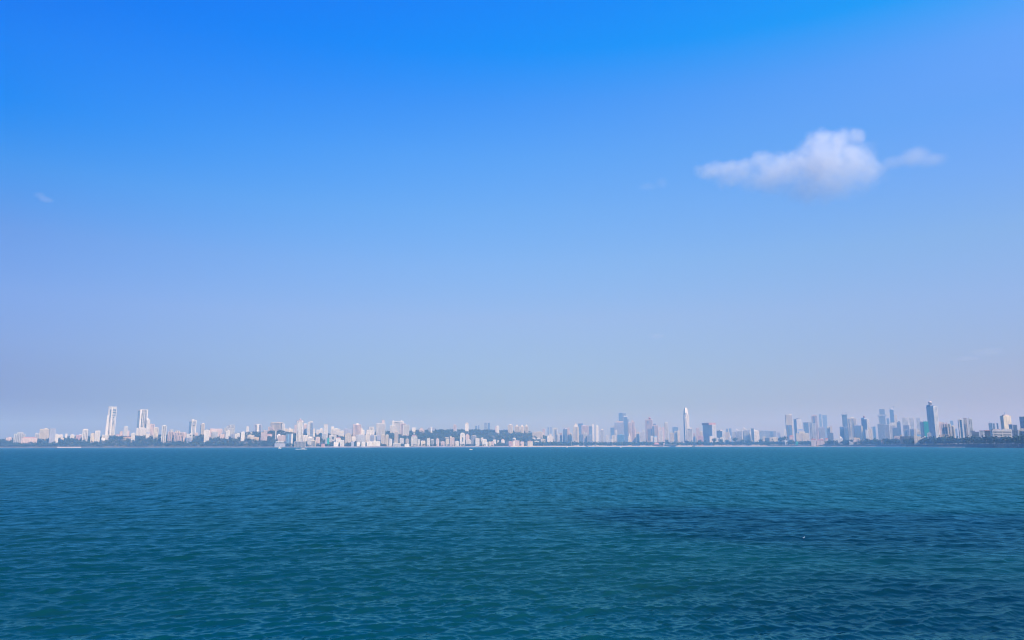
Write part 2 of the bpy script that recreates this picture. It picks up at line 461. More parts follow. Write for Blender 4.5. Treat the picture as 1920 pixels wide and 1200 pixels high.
def block(parent, cx, cy, w, dp, z0, z1, sty, wall, glass='d', name='wall', roofed=True, glass_side=False):
    """a storeyed block: dark glazing set back inside slabs and piers that stand proud"""
    fp, st, so, pp, pw, po = STY[sty]
    h = z1 - z0
    core = MB().box(cx - w / 2 + so, cx + w / 2 - so, cy - dp / 2 + so, cy + dp / 2 - so, z0, z1 - 0.3)
    m = MB()
    nf = max(1, int(round(h / fp)))
    fp2 = h / nf
    for k in range(nf + 1):
        zb = z0 + k * fp2 - st * 0.5
        zt = zb + st
        if k == 0: zb = z0; zt = z0 + st * 0.6
        if k == nf: zt = z1; zb = z1 - max(st * 0.8, 1.2)
        if glass_side:
            m.box(cx - w / 2 + so + 0.3, cx + w / 2 - so - 0.3, cy - dp / 2, cy + dp / 2, zb, zt)
        else:
            m.box(cx - w / 2, cx + w / 2, cy - dp / 2, cy + dp / 2, zb, zt)
    e = so - po
    def piers(a, b, n, along_x, side):
        for i in range(n + 1):
            c = a + (b - a) * i / n
            if along_x: m.box(c - pw / 2, c + pw / 2, side - (po if side < cy else -0.0) , side + (po if side > cy else 0.0), z0, z1 - 0.6)
            else: m.box(side - (po if side < cx else 0), side + (po if side > cx else 0), c - pw / 2, c + pw / 2, z0, z1 - 0.6)
    nx = max(1, int(round((w - 2 * so - pw) / pp))); ny = max(1, int(round((dp - 2 * so - pw) / pp)))
    ax, bx = cx - w / 2 + so + pw / 2, cx + w / 2 - so - pw / 2
    ay, by = cy - dp / 2 + so + pw / 2, cy + dp / 2 - so - pw / 2
    piers(ax, bx, nx, True, cy - dp / 2 + so); piers(ax, bx, nx, True, cy + dp / 2 - so)
    if not glass_side:
        piers(ay, by, ny, False, cx - w / 2 + so); piers(ay, by, ny, False, cx + w / 2 - so)
    wo = m.build(name, M[wall], parent)
    core.build('window_glass', M[glass], wo)
    if roofed and w > 4 and dp > 4:
        r = MB()
        for (a, b, c, d_) in ((-w / 2, w / 2, -dp / 2, -dp / 2 + .4), (-w / 2, w / 2, dp / 2 - .4, dp / 2),
                              (-w / 2, -w / 2 + .4, -dp / 2 + .4, dp / 2 - .4), (w / 2 - .4, w / 2, -dp / 2 + .4, dp / 2 - .4)):
            r.box(cx + a, cx + b, cy + c, cy + d_, z1, z1 + 1.1)
        r.build('parapet', M[wall], wo)
    return wo

def bld(name, cat, xs, yt, yb, d, sty, wall, label, ex=(), ar=0.8, rot=None, glass='d', group=None, gs=False, clutter=True):
    """xs = (left, right) seen face on, or (left, corner, right) when two faces show"""
    x0, x1 = xs[0], xs[-1]
    xm = (x0 + x1) / 2
    rnd = random.Random(int(x0 * 13 + yt * 7))
    Y = base_depth(xm, yb, d)
    top = at(xm, yt, Y)
    X = at(xm, (yt + min(yb, 834)) / 2, Y).x
    zb = float(terrain(px_of(X, Y), Y)) - 1.5
    al = math.atan2(X, Y)
    s = Y / F * math.cos(PITCH) * math.cos(al)
    if len(xs) == 3:
        th = R(40)
        w = (x1 - xs[1]) * s / math.cos(th); dp = (xs[1] - x0) * s / math.sin(th)
    else:
        th = R(rnd.uniform(-7, 7)) if rot is None else R(rot)
        w = (x1 - x0) * s / (math.cos(th) + ar * abs(math.sin(th))); dp = max(8, ar * w)
    e = empty(name, (X, Y, zb), th - al)
    tag(e, label, cat, group)
    h = top.z - zb
    FOOT.append((X, Y, 0.5 * math.hypot(w, dp)))
    # things on the roof that reach above the quoted top come through ex; the body ends at h
    block(e, 0, 0, w, dp, 0, h, sty, wall, glass, 'wall', True, gs)
    def U(px): return (px - xm) * s
    def Zp(py): return at(xm, py, Y).z - zb
    for q in ex:
        k = q[0]
        if k in ('tank', 'house'):
            a, b, z = U(q[1]), U(q[2]), Zp(q[3]); mat = M[q[4]]
            dd = min(dp * 0.6, max(4, b - a))
            MB().box(a, b, -dd / 2, dd / 2, h + 0.05, max(z, h + 1)).build('water_tank' if k == 'tank' else 'roof_house', mat, e)
        elif k == 'dome':
            a, b, z = U(q[1]), U(q[2]), Zp(q[3]); r = (b - a) / 2; hh = max(z - h, 1)
            stem = max(0, hh - r)
            pr = [(r * 0.92, h), (r * 0.92, h + stem)] + [(r * math.cos(t), h + stem + 0.02 + min(r, hh) * math.sin(t)) for t in np.linspace(0, 1.45, 6)]
            MB().lathe((a + b) / 2, 0, pr, 14).build('dome', M[q[4]], e, True)
        elif k == 'disc':
            a, b = U(q[1]), U(q[2]); MB().lathe((a + b) / 2, 0, [((b - a) / 2, Zp(q[3])), ((b - a) / 2, Zp(q[4]))], 16).build('terrace_disc', M[q[5]], e)
        elif k == 'spire':
            a, b = U(q[1]), U(q[2]); MB().frustum(a, b, -(b - a) / 2, (b - a) / 2, h + 0.05, Zp(q[3]), 0.06).build('spire', M[q[4]], e)
        elif k == 'mast':
            a = U(q[1]); MB().frustum(a - .9, a + .9, -.9, .9, h, Zp(q[2]), 0.3).build('mast', M['s'], e)
        elif k == 'gable':
            MB().prism([(-w / 2 - .5, h), (w / 2 + .5, h), (0, Zp(q[1]))], -dp / 2 - .5, dp / 2 + .5).build('roof', M[q[2]], e)
        elif k == 'hip':
            MB().frustum(-w / 2 - .8, w / 2 + .8, -dp / 2 - .8, dp / 2 + .8, h + .02, Zp(q[1]), 0.15, 0.6).build('roof', M[q[2]], e)
        elif k == 'arch':
            a, b, z = U(q[1]), U(q[2]), Zp(q[3]); r = (b - a) / 2; c = (a + b) / 2
            MB().prism([(c + r * math.cos(t), h + .02 + (z - h) * math.sin(t)) for t in np.linspace(0, math.pi, 13)], -dp / 2, dp / 2).build('arched_roof', M[q[4]], e)
        elif k == 'horn':      # a roof that sweeps up to a point at one side
            a, b = U(q[1]), U(q[2]); z = Zp(q[3]); hh = z - h
            pr = [(a, h + .02), (b, h + .02), (b, h + hh * .28)]
            for t in np.linspace(0, 1, 7): pr.append((b + (a - b) * (0.35 + 0.65 * t), h + hh * (0.28 + 0.72 * t ** 2.2)))
            MB().prism(pr, -dp / 2, dp / 2).build('swept_roof', M[q[4]], e)
        elif k == 'panel':     # glazed strip or dark opening on the front face
            MB().box(U(q[1]), U(q[2]), -dp / 2 - .35, -dp / 2 + .4, Zp(q[4]), Zp(q[3])).build(q[6] if len(q) > 6 else 'window_strip', M[q[5]], e)
        elif k == 'rib':
            MB().box(U(q[1]), U(q[2]), -dp / 2 - 1.6, -dp / 2 + 1, Zp(q[4]), Zp(q[3])).build('rib', M[q[5]], e)
        elif k == 'side':      # cladding over the left face
            MB().box(-w / 2 - .35, -w / 2 + .5, -dp / 2 + .3, dp / 2 - .3, 0, h - 2).build('side_glazing', M[q[1]], e)
        elif k == 'wing':      # a lower or taller attached block (x0, x1, ytop, style, wall, [push forward])
            a, b, z = U(q[1]), U(q[2]), Zp(q[3]); f = q[6] if len(q) > 6 else 1.5
            dd = max(6, min(dp, b - a)); gl = q[7] if len(q) > 7 else glass
            block(e, (a + b) / 2, -dp / 2 - f + dd / 2 if f > 0 else f, b - a, dd, 0, z, q[4], q[5], gl, 'wing')
        elif k == 'upper':     # a set-back storey block on the roof
            a, b, z = U(q[1]), U(q[2]), Zp(q[3])
            block(e, (a + b) / 2, 0, b - a, min(dp * .8, (b - a) * 1.2), h, z, q[4], q[5], q[6] if len(q) > 6 else glass, 'upper_block')
        elif k == 'cap':
            g = q[3] if len(q) > 3 else 1.0
            MB().box(-w / 2 - g, w / 2 + g, -dp / 2 - g, dp / 2 + g, h + .05, Zp(q[1])).build('roof_cap', M[q[2]], e)
        elif k == 'sign':
            b_ = MB().box(U(q[1]), U(q[2]), -dp / 2 + .6, -dp / 2 + 1.2, Zp(q[4]), Zp(q[3])); b_.build('roof_billboard', M[q[5]], e)
    if clutter and w > 9 and dp > 9 and not any(q[0] in ('dome', 'gable', 'hip', 'arch', 'horn', 'upper', 'cap', 'house', 'tank', 'spire') for q in ex):
        cw = w * rnd.uniform(.22, .42); cx = rnd.uniform(-.22, .22) * w; hh = rnd.uniform(2.2, 4.2)
        MB().box(cx - cw / 2, cx + cw / 2, -dp * .2, dp * .25, h + .05, h + hh).build('roof_house', M[wall], e)
        tx = -cx - rnd.uniform(.05, .2) * w * (1 if cx > 0 else -1)
        MB().lathe(tx, dp * .1, [(1.3, h + .05), (1.3, h + 2.6), (.4, h + 3.1)], 10).build('water_tank', M['w' if rnd.random() < .6 else 'g'], e)
    REF[label] = e
    return e

A, H, O, G_, T_ = 'apartment_block', 'house', 'office_block', 'glass_tower', 'apartment_tower'
ca, ch, co_, ct = 'apartment block', 'house', 'office building', 'tower'
B = []
def b(*a, **k): B.append((a, k))

# ---- far left, on the wooded headland
b(H, ch, (10, 22), 821, 826, 0, 'solid', 'P', 'low pinkish white house at the far left end of the headland')
b(H, ch, (24, 38), 820.5, 827, 0, 'solid', 'C', 'low cream house with two fronts below a grey stepped block')
b(A, ca, (26, 48), 814, 822, 0, 'balc', 'w', 'wide grey white block with a stepped roof at far left', [('upper', 32, 43.5, 811, 'balc', 'w')])
b('hall', 'hall', (40, 70), 821.2, 823.5, 0, 'solid', 'P', 'long low hall with a red roof left of the cream block', [('hip', 819.4, 'r')], ar=.4)
b(A, ca, (65, 75), 813, 822, 260, 'band', 'w', 'grey white block half hidden behind the left edge of the cream hotel block')
b('hotel_block', 'hotel', (74, 92.5), 805, 823, 0, 'grid', 'C', 'cream hotel block with a grid of windows and roof tank at left', [('tank', 83, 88, 802.8, 'C')], rot=-4)
b(A, ca, (92.5, 104), 804.5, 822, 0, 'small', 'L', 'lavender grey block painted as the shaded right side of the cream hotel block', [('cap', 804, 'P')])  # shade of the hotel's right face, put into the wall colour
b(H, ch, (103, 109.5), 815, 821, 0, 'solid', 'W', 'small white house right beside the lavender grey block')
b(H, ch, (109, 118), 815.5, 822, 0, 'small', 'W', 'white stepped house left of a thin white tower', [('house', 113, 116.5, 814, 'W')])
b(H, ch, (113, 120), 822, 825, 0, 'solid', 'C', 'low cream house among trees below the white stepped house')
b(T_, ct, (122, 126.5), 813.5, 823, 0, 'solid', 'W', 'very thin short white tower rising from the headland trees')
b(H, ch, (131, 139.5), 815.5, 823, 0, 'small', 'W', 'white house with a peaked roof between thin white tower and arched block', [('gable', 813.8, 'W')])
b(H, ch, (142, 153), 816, 823, 0, 'small', 'p', 'pink house with a white upper corner left of the arched white block', [('house', 148, 153, 814.6, 'W')])
b(A, ca, (154, 165.5), 807, 825, 0, 'balc', 'W', 'white block with a rounded arched top before the first tall tower', [('arch', 154.3, 165.2, 804, 'W')])
b(H, ch, (170, 178), 813, 819, 0, 'solid', 'C', 'low cream house left of a white stepped block')
b(A, ca, (177, 188), 809, 818, 0, 'small', 'W', 'white stepped block just left of the tallest left tower', [('house', 178, 187, 807.4, 'W')])
b(H, ch, (190, 203), 816, 821.5, 0, 'small', 'W', 'white house with open terrace at the foot of the tallest left tower')
b(H, ch, (189.5, 197), 821.5, 827, 0, 'solid', 'W', 'small white cube house lowest among trees under the tallest left tower')
# first tall tower
b(T_, 'skyscraper', (200.9, 217.0), 763, 817, 330, 'grid', 'W', 'tallest white tower at left with a dark vertical slot and portal top',
  [('wing', 199.7, 203, 779, 'solid', 'W', .8), ('wing', 198.8, 202, 800, 'solid', 'W', .4), ('panel', 204.0, 206.5, 768, 784, 'm'), ('panel', 204.4, 205.6, 784, 818, 'd'),
   ('panel', 209.6, 216, 768, 770, 'b'), ('panel', 209.6, 216, 773, 774.6, 'b'), ('panel', 209.6, 216, 777.5, 779.5, 'b'),
   ('panel', 210.5, 212.5, 781.5, 784, 'b'), ('panel', 210.5, 212, 786, 787.5, 'b'), ('panel', 210.6, 212.6, 789, 791, 'b'), ('panel', 210.6, 213, 792.5, 795, 'b'), ('panel', 210.6, 212.4, 795.8, 798, 'b'),
   ('rib', 207.2, 209.2, 764, 818, 'W'), ('cap', 762.6, 'W', .5)], rot=2, ar=1.0)
b('hall', 'hall', (217, 231), 816, 818, 330, 'solid', 'P', 'low red roofed hall between the tallest left tower and the pale ribbed tower', [('hip', 814.6, 'r')], ar=.4)
b(H, ch, (224, 230), 809.5, 816, 300, 'solid', 'P', 'small pinkish block behind the low red roofed hall')
b(T_, ct, (232, 240), 800, 816, 290, 'small', 'w', 'pale greenish white tower between the two tallest left towers', [('wing', 239.5, 243, 808, 'solid', 'P', .5)])
b(H, ch, (231, 249), 820, 822.5, 0, 'solid', 'O', 'low house with long orange red roof below the pale greenish tower', [('hip', 818.8, 'R')], ar=.35)
b(H, ch, (246, 253.5), 812.5, 817, 0, 'small', 'W', 'white stepped house left of the tall tower with a framed top', [('house', 249, 253, 811.4, 'W')])
b(T_, 'skyscraper', (261, 276), 768.5, 806, 330, 'stripe', 'W', 'tall white tower with framed top and shaded left flank painted as dark glass',
  [('wing', 257.2, 262, 769.6, 'glass', 'L', -1.0, 'b'), ('rib', 262, 264, 768.3, 806, 'W'), ('rib', 274, 276, 768.3, 806, 'W'), ('panel', 264.2, 273.8, 770.2, 771.6, 'm'), ('panel', 264.4, 265.6, 775, 804, 'd'), ('panel', 268, 269.2, 775, 804, 'd'), ('panel', 271.5, 273.6, 775, 804, 'm'), ('cap', 768, 'W', .4)], rot=3)  # blue glass wing stands in for shade on the left flank
b(A, ca, (255, 280), 803, 818, 300, 'small', 'W', 'broad white podium block under the tower with framed top', ar=.3)
b(T_, ct, (274.3, 281), 787, 806, 315, 'small', 'W', 'white tower with a rooftop tank against the right of the framed tower', [('tank', 274.5, 277.8, 784, 'W')])
b(T_, ct, (281, 289.5), 796, 815, 340, 'stripe', 'P', 'pinkish tower between the tanked white tower and a slim cream tower', [('house', 282, 284, 794.6, 'P'), ('house', 287, 289.5, 796, 'P')])
b(T_, ct, (288, 296.5), 802, 821, 0, 'stripe', 'C', 'slim cream tower standing low in front of the pinkish tower')
b(H, ch, (273.3, 280.3), 812.6, 821, 0, 'solid', 'W', 'small white house with a bright blue roof under the framed tower', [('cap', 811.2, 'U', .3)])
b(A, ca, (303, 312.5), 799, 816, 0, 'balc', 'W', 'white block with a pointed top standing alone above the trees', [('gable', 796.8, 'W')])
b(A, ca, (313.5, 326), 810, 824, 0, 'balc', 'P', 'pale stepped block left of the wide pinkish block', [('upper', 317, 324, 806, 'balc', 'W')])
b(A, ca, (326, 346), 811, 825, 0, 'balc', 'P', 'wide pinkish block with a ragged roofline on the hill', [('upper', 328, 337, 808.2, 'balc', 'C'), ('wing', 334, 346, 817, 'balc', 'P', 3)], ar=.5)
b(H, ch, (344, 350), 811.5, 816, 0, 'solid', 'P', 'small pinkish house behind the wide pinkish block')
b(A, ca, (349.5, 361), 814, 828, 0, 'small', 'W', 'white villa with a dark square opening below the dark sided tower', [('panel', 355.5, 358, 815.5, 817.5, 'd', 'loggia'), ('wing', 350, 360, 821, 'grid', 'L', 4)])
b(T_, ct, (358.6, 367.5), 788, 816, 300, 'stripe', 'W', 'white tower with shaded left side painted as dark glass and cut corner openings',
  [('wing', 354, 359.3, 790, 'glass', 'L', -1.0, 'b'), ('house', 358.2, 363.5, 786.3, 'W'), ('panel', 361, 366, 791, 792.4, 'd'), ('panel', 361, 366, 794.2, 795.8, 'd'), ('panel', 361, 366, 797.4, 799, 'd'), ('panel', 362.6, 363.8, 800, 815, 'm')], rot=3)  # left side shade painted in with a blue glass wing
b(H, ch, (365, 371.5), 812, 817, 0, 'small', 'P', 'small pinkish house at the right foot of the dark sided tower')
b(T_, ct, (376.6, 383.5), 795, 816, 290, 'band', 'C', 'slim cream banded tower with a shaded left edge', [('wing', 375, 377, 796, 'glass', 'L', -.8, 'b'), ('dome', 377.5, 383, 792.8, 'C')])  # shade of the left edge put in as a narrow blue glass wing
b(A, ca, (383, 393), 807, 815, 0, 'small', 'W', 'low white block right beside the slim banded tower')
b(A, ca, (392, 417), 804.5, 818, 0, 'small', 'P', 'long pinkish white block with a flat roof on the hilltop', [('house', 393, 402, 803.6, 'P'), ('house', 406, 416, 803.8, 'P')], ar=.4)
b(A, ca, (397, 409), 810, 819.5, 0, 'grid', 'w', 'pale block in front of the long pinkish white block')
b(A, ca, (419, 440), 803, 817, 0, 'balc', 'w', 'grey white block stepping up to the right on the hilltop', [('upper', 424, 440, 800, 'balc', 'w'), ('wing', 427.5, 439.8, 797, 'balc', 'w', .8)], ar=.5)
b(A, ca, (423, 431), 808, 820, 0, 'small', 'W', 'small white block in front of the grey stepping block')
b(H, ch, (432, 442), 814, 820.5, 0, 'grid', 'L', 'small grey house right of the small white block on the hill')
b(H, ch, (440.5, 450), 813.5, 820, 0, 'small', 'W', 'white terraced house at the right end of the grey stepping block', [('house', 445, 449, 812.4, 'W')])
b(H, ch, (411.5, 423), 814.5, 821, 0, 'small', 'P', 'low pinkish house below the grey stepping block', [('house', 414, 417, 813, 'Y')])
b(T_, ct, (462, 466.5), 800, 812, 300, 'solid', 'W', 'thin white tower standing alone above dark hill trees')
b(H, ch, (452, 459), 810.3, 812.5, 0, 'solid', 'W', 'low white house left of the thin lone tower')
b(H, ch, (464, 477), 816.5, 821, 0, 'small', 'C', 'cream villas stepping down the hill below the thin lone tower', [('house', 467, 471, 814.8, 'W')])
b(H, ch, (469, 473), 810.5, 813.5, 0, 'solid', 'W', 'tiny white house just right of the thin lone tower')
b(T_, ct, (476.3, 490.5), 796.5, 813.5, 300, 'stripe', 'L', 'grey tower with bright white middle rib left of the big stepped block', [('rib', 481.5, 484.8, 795.5, 814, 'W'), ('house', 480, 487, 795, 'W')], rot=2)
b(H, ch, (476.5, 486), 820.5, 824, 0, 'solid', 'O', 'low ochre house on the slope below the ribbed grey tower')
# ---- middle: Between the wooded hill and the ridge
b(A, ca, (489, 501), 811.5, 823.5, 0, 'grid', 'P', 'pink hillside block with a raised right end above dark trees', [('upper', 494, 500.8, 807.4, 'grid', 'P')])
b('hall', 'hall', (500, 510.5), 815, 817.5, 0, 'solid', 'P', 'low hall with pink roof right of the pink hillside block', [('hip', 813.4, 'r')], ar=.4)
b(A, 'apartment block', (507, 531), 792.5, 812, 420, 'stripe', 'T', 'large tan block with a flat top and terraced flanks',
  [('wing', 502.8, 513, 801, 'stripe', 'P', 2), ('wing', 528.5, 533.6, 795, 'stripe', 'W', 1), ('wing', 532, 535.2, 803, 'solid', 'W', .6), ('panel', 510, 525, 794.6, 796, 'm'), ('panel', 526.5, 528, 793.6, 812, 'd')], rot=2, ar=.6)
b('church', 'church', (519, 527), 816.5, 822, 0, 'solid', 'W', 'white domed building with a thin tower below the large tan block', [('dome', 519.5, 526, 813.8, 'W'), ('wing', 515.8, 518, 808, 'solid', 'W', 1)])
b(A, ca, (521, 535.5), 816.8, 829, 0, 'small', 'P', 'pinkish block left of the dark blue glass block')
b(A, ca, (533.5, 550), 806, 813.5, 380, 'small', 'C', 'cream block with a jagged roofline left of the tall ribbed tower', [('upper', 535, 539, 804, 'solid', 'C'), ('upper', 541, 545, 802.4, 'solid', 'W'), ('upper', 546, 549.6, 804.6, 'solid', 'C')], ar=.5)
b('glass_building', co_, (535.5, 546), 813.5, 834, 0, 'glass', 'L', 'dark blue glass block with a flat cap near the water', [('wing', 545.5, 549, 813.5, 'solid', 'W', -.5), ('cap', 812.4, 'd', .8), ('rib', 539.4, 540.8, 814, 833, 'Y')], glass='b', rot=2)
b('club_house', 'club house', (514, 535), 832, 838, 20, 'solid', 'L', 'low club house with open white terrace roof at the water edge', [('upper', 516.5, 532, 827.6, 'frame', 'W')], ar=.5)
b(T_, 'skyscraper', (555.3, 568), 790, 828, 110, 'balc', 'W', 'tall white balconied tower with bright central rib and rooftop dome', [('rib', 560.2, 562.8, 791, 827.5, 'W'), ('disc', 554.8, 568.6, 791, 788.6, 'P'), ('dome', 560, 564.4, 784.8, 'P')], rot=2, ar=.9)
b(T_, ct, (552, 557), 797.5, 812, 300, 'small', 'P', 'pinkish block peeping out left of the tall ribbed white tower')
b(T_, ct, (569, 575), 796, 812, 320, 'small', 'P', 'pinkish tower with white roof tank right of the tall ribbed tower', [('tank', 570, 574.4, 793.9, 'W')])
b(T_, ct, (576.4, 582), 792, 813, 280, 'small', 'W', 'white tower with its shaded right side painted lavender and a raised white roof', [('wing', 581.6, 587.2, 792.6, 'glass', 'L', -.8, 'm'), ('upper', 580, 586.6, 790, 'solid', 'W')], rot=-2)  # darker lavender wing carries the shade of the right side
b('pavilion', 'waterfront building', (552, 573.5), 828, 838.5, 16, 'frame', 'C', 'long cream colonnaded building on the water under the tall ribbed tower', [('house', 570.4, 572.6, 827.5, 'W'), ('cap', 827.5, 'L', .8)], ar=.4, rot=0)
b(A, ca, (568, 578), 816.5, 825, 0, 'small', 'W', 'white block between the tall ribbed tower and its right neighbours')
b(A, ca, (576, 588.5), 821, 834, 0, 'grid', 'W', 'white seaside block with a bright roof house right of the cream colonnade', [('house', 578, 585, 818.6, 'W')])
b(H, ch, (583.5, 592), 826.5, 834, 30, 'frame', 'C', 'cream house with open balconies beside the white seaside block')
b(H, ch, (592.5, 605), 806, 812.5, 0, 'small', 'W', 'white hillside cluster with a raised cube right of the lavender sided tower', [('upper', 600, 604.6, 803.4, 'solid', 'W')])
b(H, ch, (587, 590.6), 804, 811, 300, 'solid', 'W', 'tiny white roof cube beside the lavender sided tower')
b(A, ca, (592, 600), 820, 831, 0, 'small', 'P', 'pinkish leaning house front behind the cream balconied house')
b(T_, ct, (607, 615), 796, 813, 300, 'small', 'W', 'white square tower between the hillside cluster and the stepped white block', [('cap', 795.4, 'P', .4)])
b(A, ca, (603.5, 612.5), 813, 822, 0, 'grid', 'w', 'grey white block below the white square tower')
b('scaffolded_building', 'building', (610, 614), 821, 833, 0, 'small', 'L', 'grey building half wrapped in bright teal netting near the water', [('wing', 613.4, 617.6, 822, 'solid', 'N', .6)])
b(A, ca, (617.5, 631), 816.5, 826, 0, 'grid', 'W', 'white block with a dark arched opening above the sea wall', [('panel', 623.5, 626.5, 819, 824, 'd', 'archway')])
b(A, ca, (620, 638), 804.5, 812.5, 0, 'small', 'W', 'wide white hilltop block with a small square tower at left end', [('upper', 620.4, 626, 800, 'solid', 'W'), ('upper', 627, 633, 803.4, 'solid', 'W')], ar=.4)
b(H, ch, (625.5, 634.5), 829.5, 835, 30, 'solid', 'W', 'white house with slanting front on the sea wall below the arched white block')
b('boat_house', ch, (602.5, 609), 833.2, 837, 14, 'solid', 'p', 'small pink house right on the sea wall', [('hip', 832, 'r')])
b(A, ca, (633.5, 645), 808.5, 816, 0, 'small', 'W', 'low white hillside block left of the lavender terrace')
b(A, ca, (644, 660.5), 804.5, 812.5, 0, 'small', 'L', 'long lavender terrace behind the tan roofed white block', ar=.4)
b(H, ch, (630, 639), 821.8, 829, 0, 'solid', 'W', 'white house with orange tiled roof edge above the slanting white house', [('hip', 820.2, 'r')])
b(T_, ct, (661.5, 677), 796.5, 816.5, 250, 'stripe', 'P', 'pinkish tower with a magenta left edge and white roof tank', [('tank', 667, 672, 793.7, 'W'), ('wing', 661.2, 664, 796, 'solid', 'p', -.6)], rot=2)
b(A, ca, (676.5, 683.5), 806.5, 812, 260, 'small', 'W', 'white stepped block hugging the right of the pinkish magenta tower', [('upper', 676.8, 679.6, 803, 'solid', 'W')])
b(A, ca, (647, 658.8), 815, 828, 0, 'grid', 'C', 'cream block with a peaked tan roof above the sea wall', [('gable', 811.2, 'T')])
b(A, ca, (659, 667), 819, 826.5, 0, 'small', 'W', 'small pale block between peaked roof block and the pale blue wide block')
b(A, ca, (667, 686), 815.5, 827, 0, 'grid', 'w', 'wide pale blue grey block with many windows above the sea wall', ar=.4, glass='m')
b(A, ca, (686, 694.3), 812.5, 827, 0, 'grid', 'W', 'white block beside the wide pale blue grey block')
b(A, ca, (694, 707), 816.3, 827, 0, 'grid', 'L', 'lavender block with white right end left of a pair of tan towers', [('wing', 701, 707, 816.5, 'grid', 'W', .8)])
b(A, ca, (686, 702), 806.5, 816, 0, 'small', 'W', 'white terraced block with set back upper storeys on the slope', [('upper', 691.3, 701, 800.8, 'balc', 'W')])
b(A, 'apartment block', (705, 722.3), 794.3, 816, 0, 'grid', 'W', 'big white square block with an offset roof tower on the slope', [('upper', 715.6, 720.6, 788.2, 'solid', 'P'), ('house', 713, 716, 792, 'G')], rot=2)
b(A, ca, (707, 714), 816.5, 829, 0, 'small', 'L', 'narrow lavender block under the big white square block')
b(T_, ct, (714, 721.4), 815, 832, 0, 'small', 'T', 'left tan tower of the pair below the big white square block')
b(T_, ct, (722, 728.6), 815.6, 834.5, 40, 'small', 'T', 'right tan tower of the pair standing closer to the water')
b('apartment_complex', 'apartment complex', (735, 757), 790.3, 815, 0, 'stripe', 'W', 'massive white complex with twin roof turrets and stepped wings',
  [('dome', 734.8, 739, 788.4, 'W'), ('dome', 750, 754.8, 788.4, 'W'), ('wing', 731.2, 740.5, 798.5, 'stripe', 'W', 4), ('wing', 750.5, 760.5, 794.6, 'stripe', 'P', 2), ('wing', 756, 767, 797.2, 'stripe', 'W', 4), ('panel', 740, 750, 791.6, 792.8, 'm')], rot=1, ar=.7)
b(T_, ct, (739.5, 747), 810, 832, 0, 'small', 'T', 'slim tan tower in front of the massive white complex', [('house', 741, 745.6, 808.2, 'P')])
b(H, ch, (730, 735), 823, 836, 30, 'solid', 'W', 'narrow bright white building left of the slim tan tower foot', [('horn', 730.2, 734.8, 821.6, 'W')])
b('pavilion', 'waterfront building', (736.5, 751), 831.3, 837, 18, 'band', 'W', 'curved white pavilion with a dark window band on the sea wall', ar=.5, rot=0)
b(H, ch, (749.5, 757), 822.5, 831, 0, 'small', 'w', 'pale house right of the slim tan tower')
b(A, ca, (760.5, 766.5), 823.3, 831, 0, 'small', 'T', 'small tan block left of the boxy white hotel with red roof sign')
b(H, ch, (754, 759), 815.3, 817.6, 0, 'solid', 'C', 'cream cottage among ridge trees, left of two')
b(H, ch, (760.6, 764.4), 814.8, 817.4, 0, 'solid', 'P', 'pinkish cottage among ridge trees, right of two')
b('hotel_block', 'hotel', (771, 782.2), 819, 834, 60, 'grid', 'W', 'boxy white hotel with a pink roof sign and small roof dome', [('house', 772.6, 780, 816.2, 'L'), ('dome', 774.6, 777.4, 812.4, 'W'), ('sign', 772.4, 780.4, 815.6, 817.4, 'p')], rot=1)
b(T_, ct, (783, 787.3), 824, 835, 45, 'solid', 'W', 'slim white block directly right of the boxy white hotel')
b(H, ch, (789, 797.3), 827, 833.5, 50, 'small', 'C', 'cream house right of the slim white block')
b(A, ca, (772.3, 779), 802, 810.5, 0, 'solid', 'W', 'white block on the skyline right of the massive complex', [('house', 778, 783, 809, 'W')])
b(A, ca, (785.5, 796), 806, 810.5, 0, 'small', 'P', 'pinkish stepped block on the tree covered ridge', [('upper', 788, 792.6, 802.8, 'solid', 'P')])
b(H, ch, (688, 697.5), 828.2, 833.5, 34, 'solid', 'W', 'left of two long low white buildings on the sea wall')
b(H, ch, (697.8, 713), 827.6, 834, 36, 'solid', 'W', 'right and longer of two low white buildings on the sea wall', ar=.4)
b(H, ch, (677.5, 685), 829.3, 836, 24, 'solid', 'W', 'white house with slanted walls left of two long low buildings')
b(H, ch, (637.5, 645.5), 826, 836, 28, 'small', 'W', 'white waterside house under the peaked roof block')
b(H, ch, (658.5, 663.5), 828.5, 835.5, 26, 'small', 'L', 'small lavender house on the sea wall below the pale blue grey block')
b(H, ch, (668.5, 675.5), 829.8, 833.5, 40, 'solid', 'W', 'small white cottage between lavender house and slanted white house')
b(H, ch, (758.5, 767.5), 833.2, 837, 16, 'solid', 'W', 'low white shed on the sea wall left of the boxy white hotel')
# ---- along the ridge
b(A, ca, (800.5, 806.2), 822.4, 834.5, 45, 'small', 'W', 'white house with curved top left of tiny stacked terraces', [('horn', 806, 801, 820.2, 'W')])
b(A, ca, (802.5, 808), 802.5, 809, 0, 'small', 'G', 'grey block at left of a trio on the ridge skyline')
b(A, ca, (807.2, 810.4), 800.6, 809, 0, 'solid', 'W', 'bright white middle block of a trio on the ridge skyline')
b(A, ca, (810.4, 815.6), 802, 808.5, 0, 'small', 'G', 'grey block at right of a trio on the ridge skyline')
b(H, ch, (808, 813.4), 824.6, 832, 60, 'frame', 'W', 'small white stacked terraces among shore trees')
b(A, ca, (818, 823), 823, 834, 50, 'solid', 'P', 'thin pink block alone among shore trees')
b(H, ch, (826.5, 833.6), 828.4, 835, 40, 'small', 'P', 'small pinkish white house right of the thin pink block')
b(A, ca, (835.8, 842), 823, 835, 45, 'small', 'C', 'cream block with bright white top storeys near the shore', [('upper', 834.5, 841.6, 820, 'frame', 'W')])
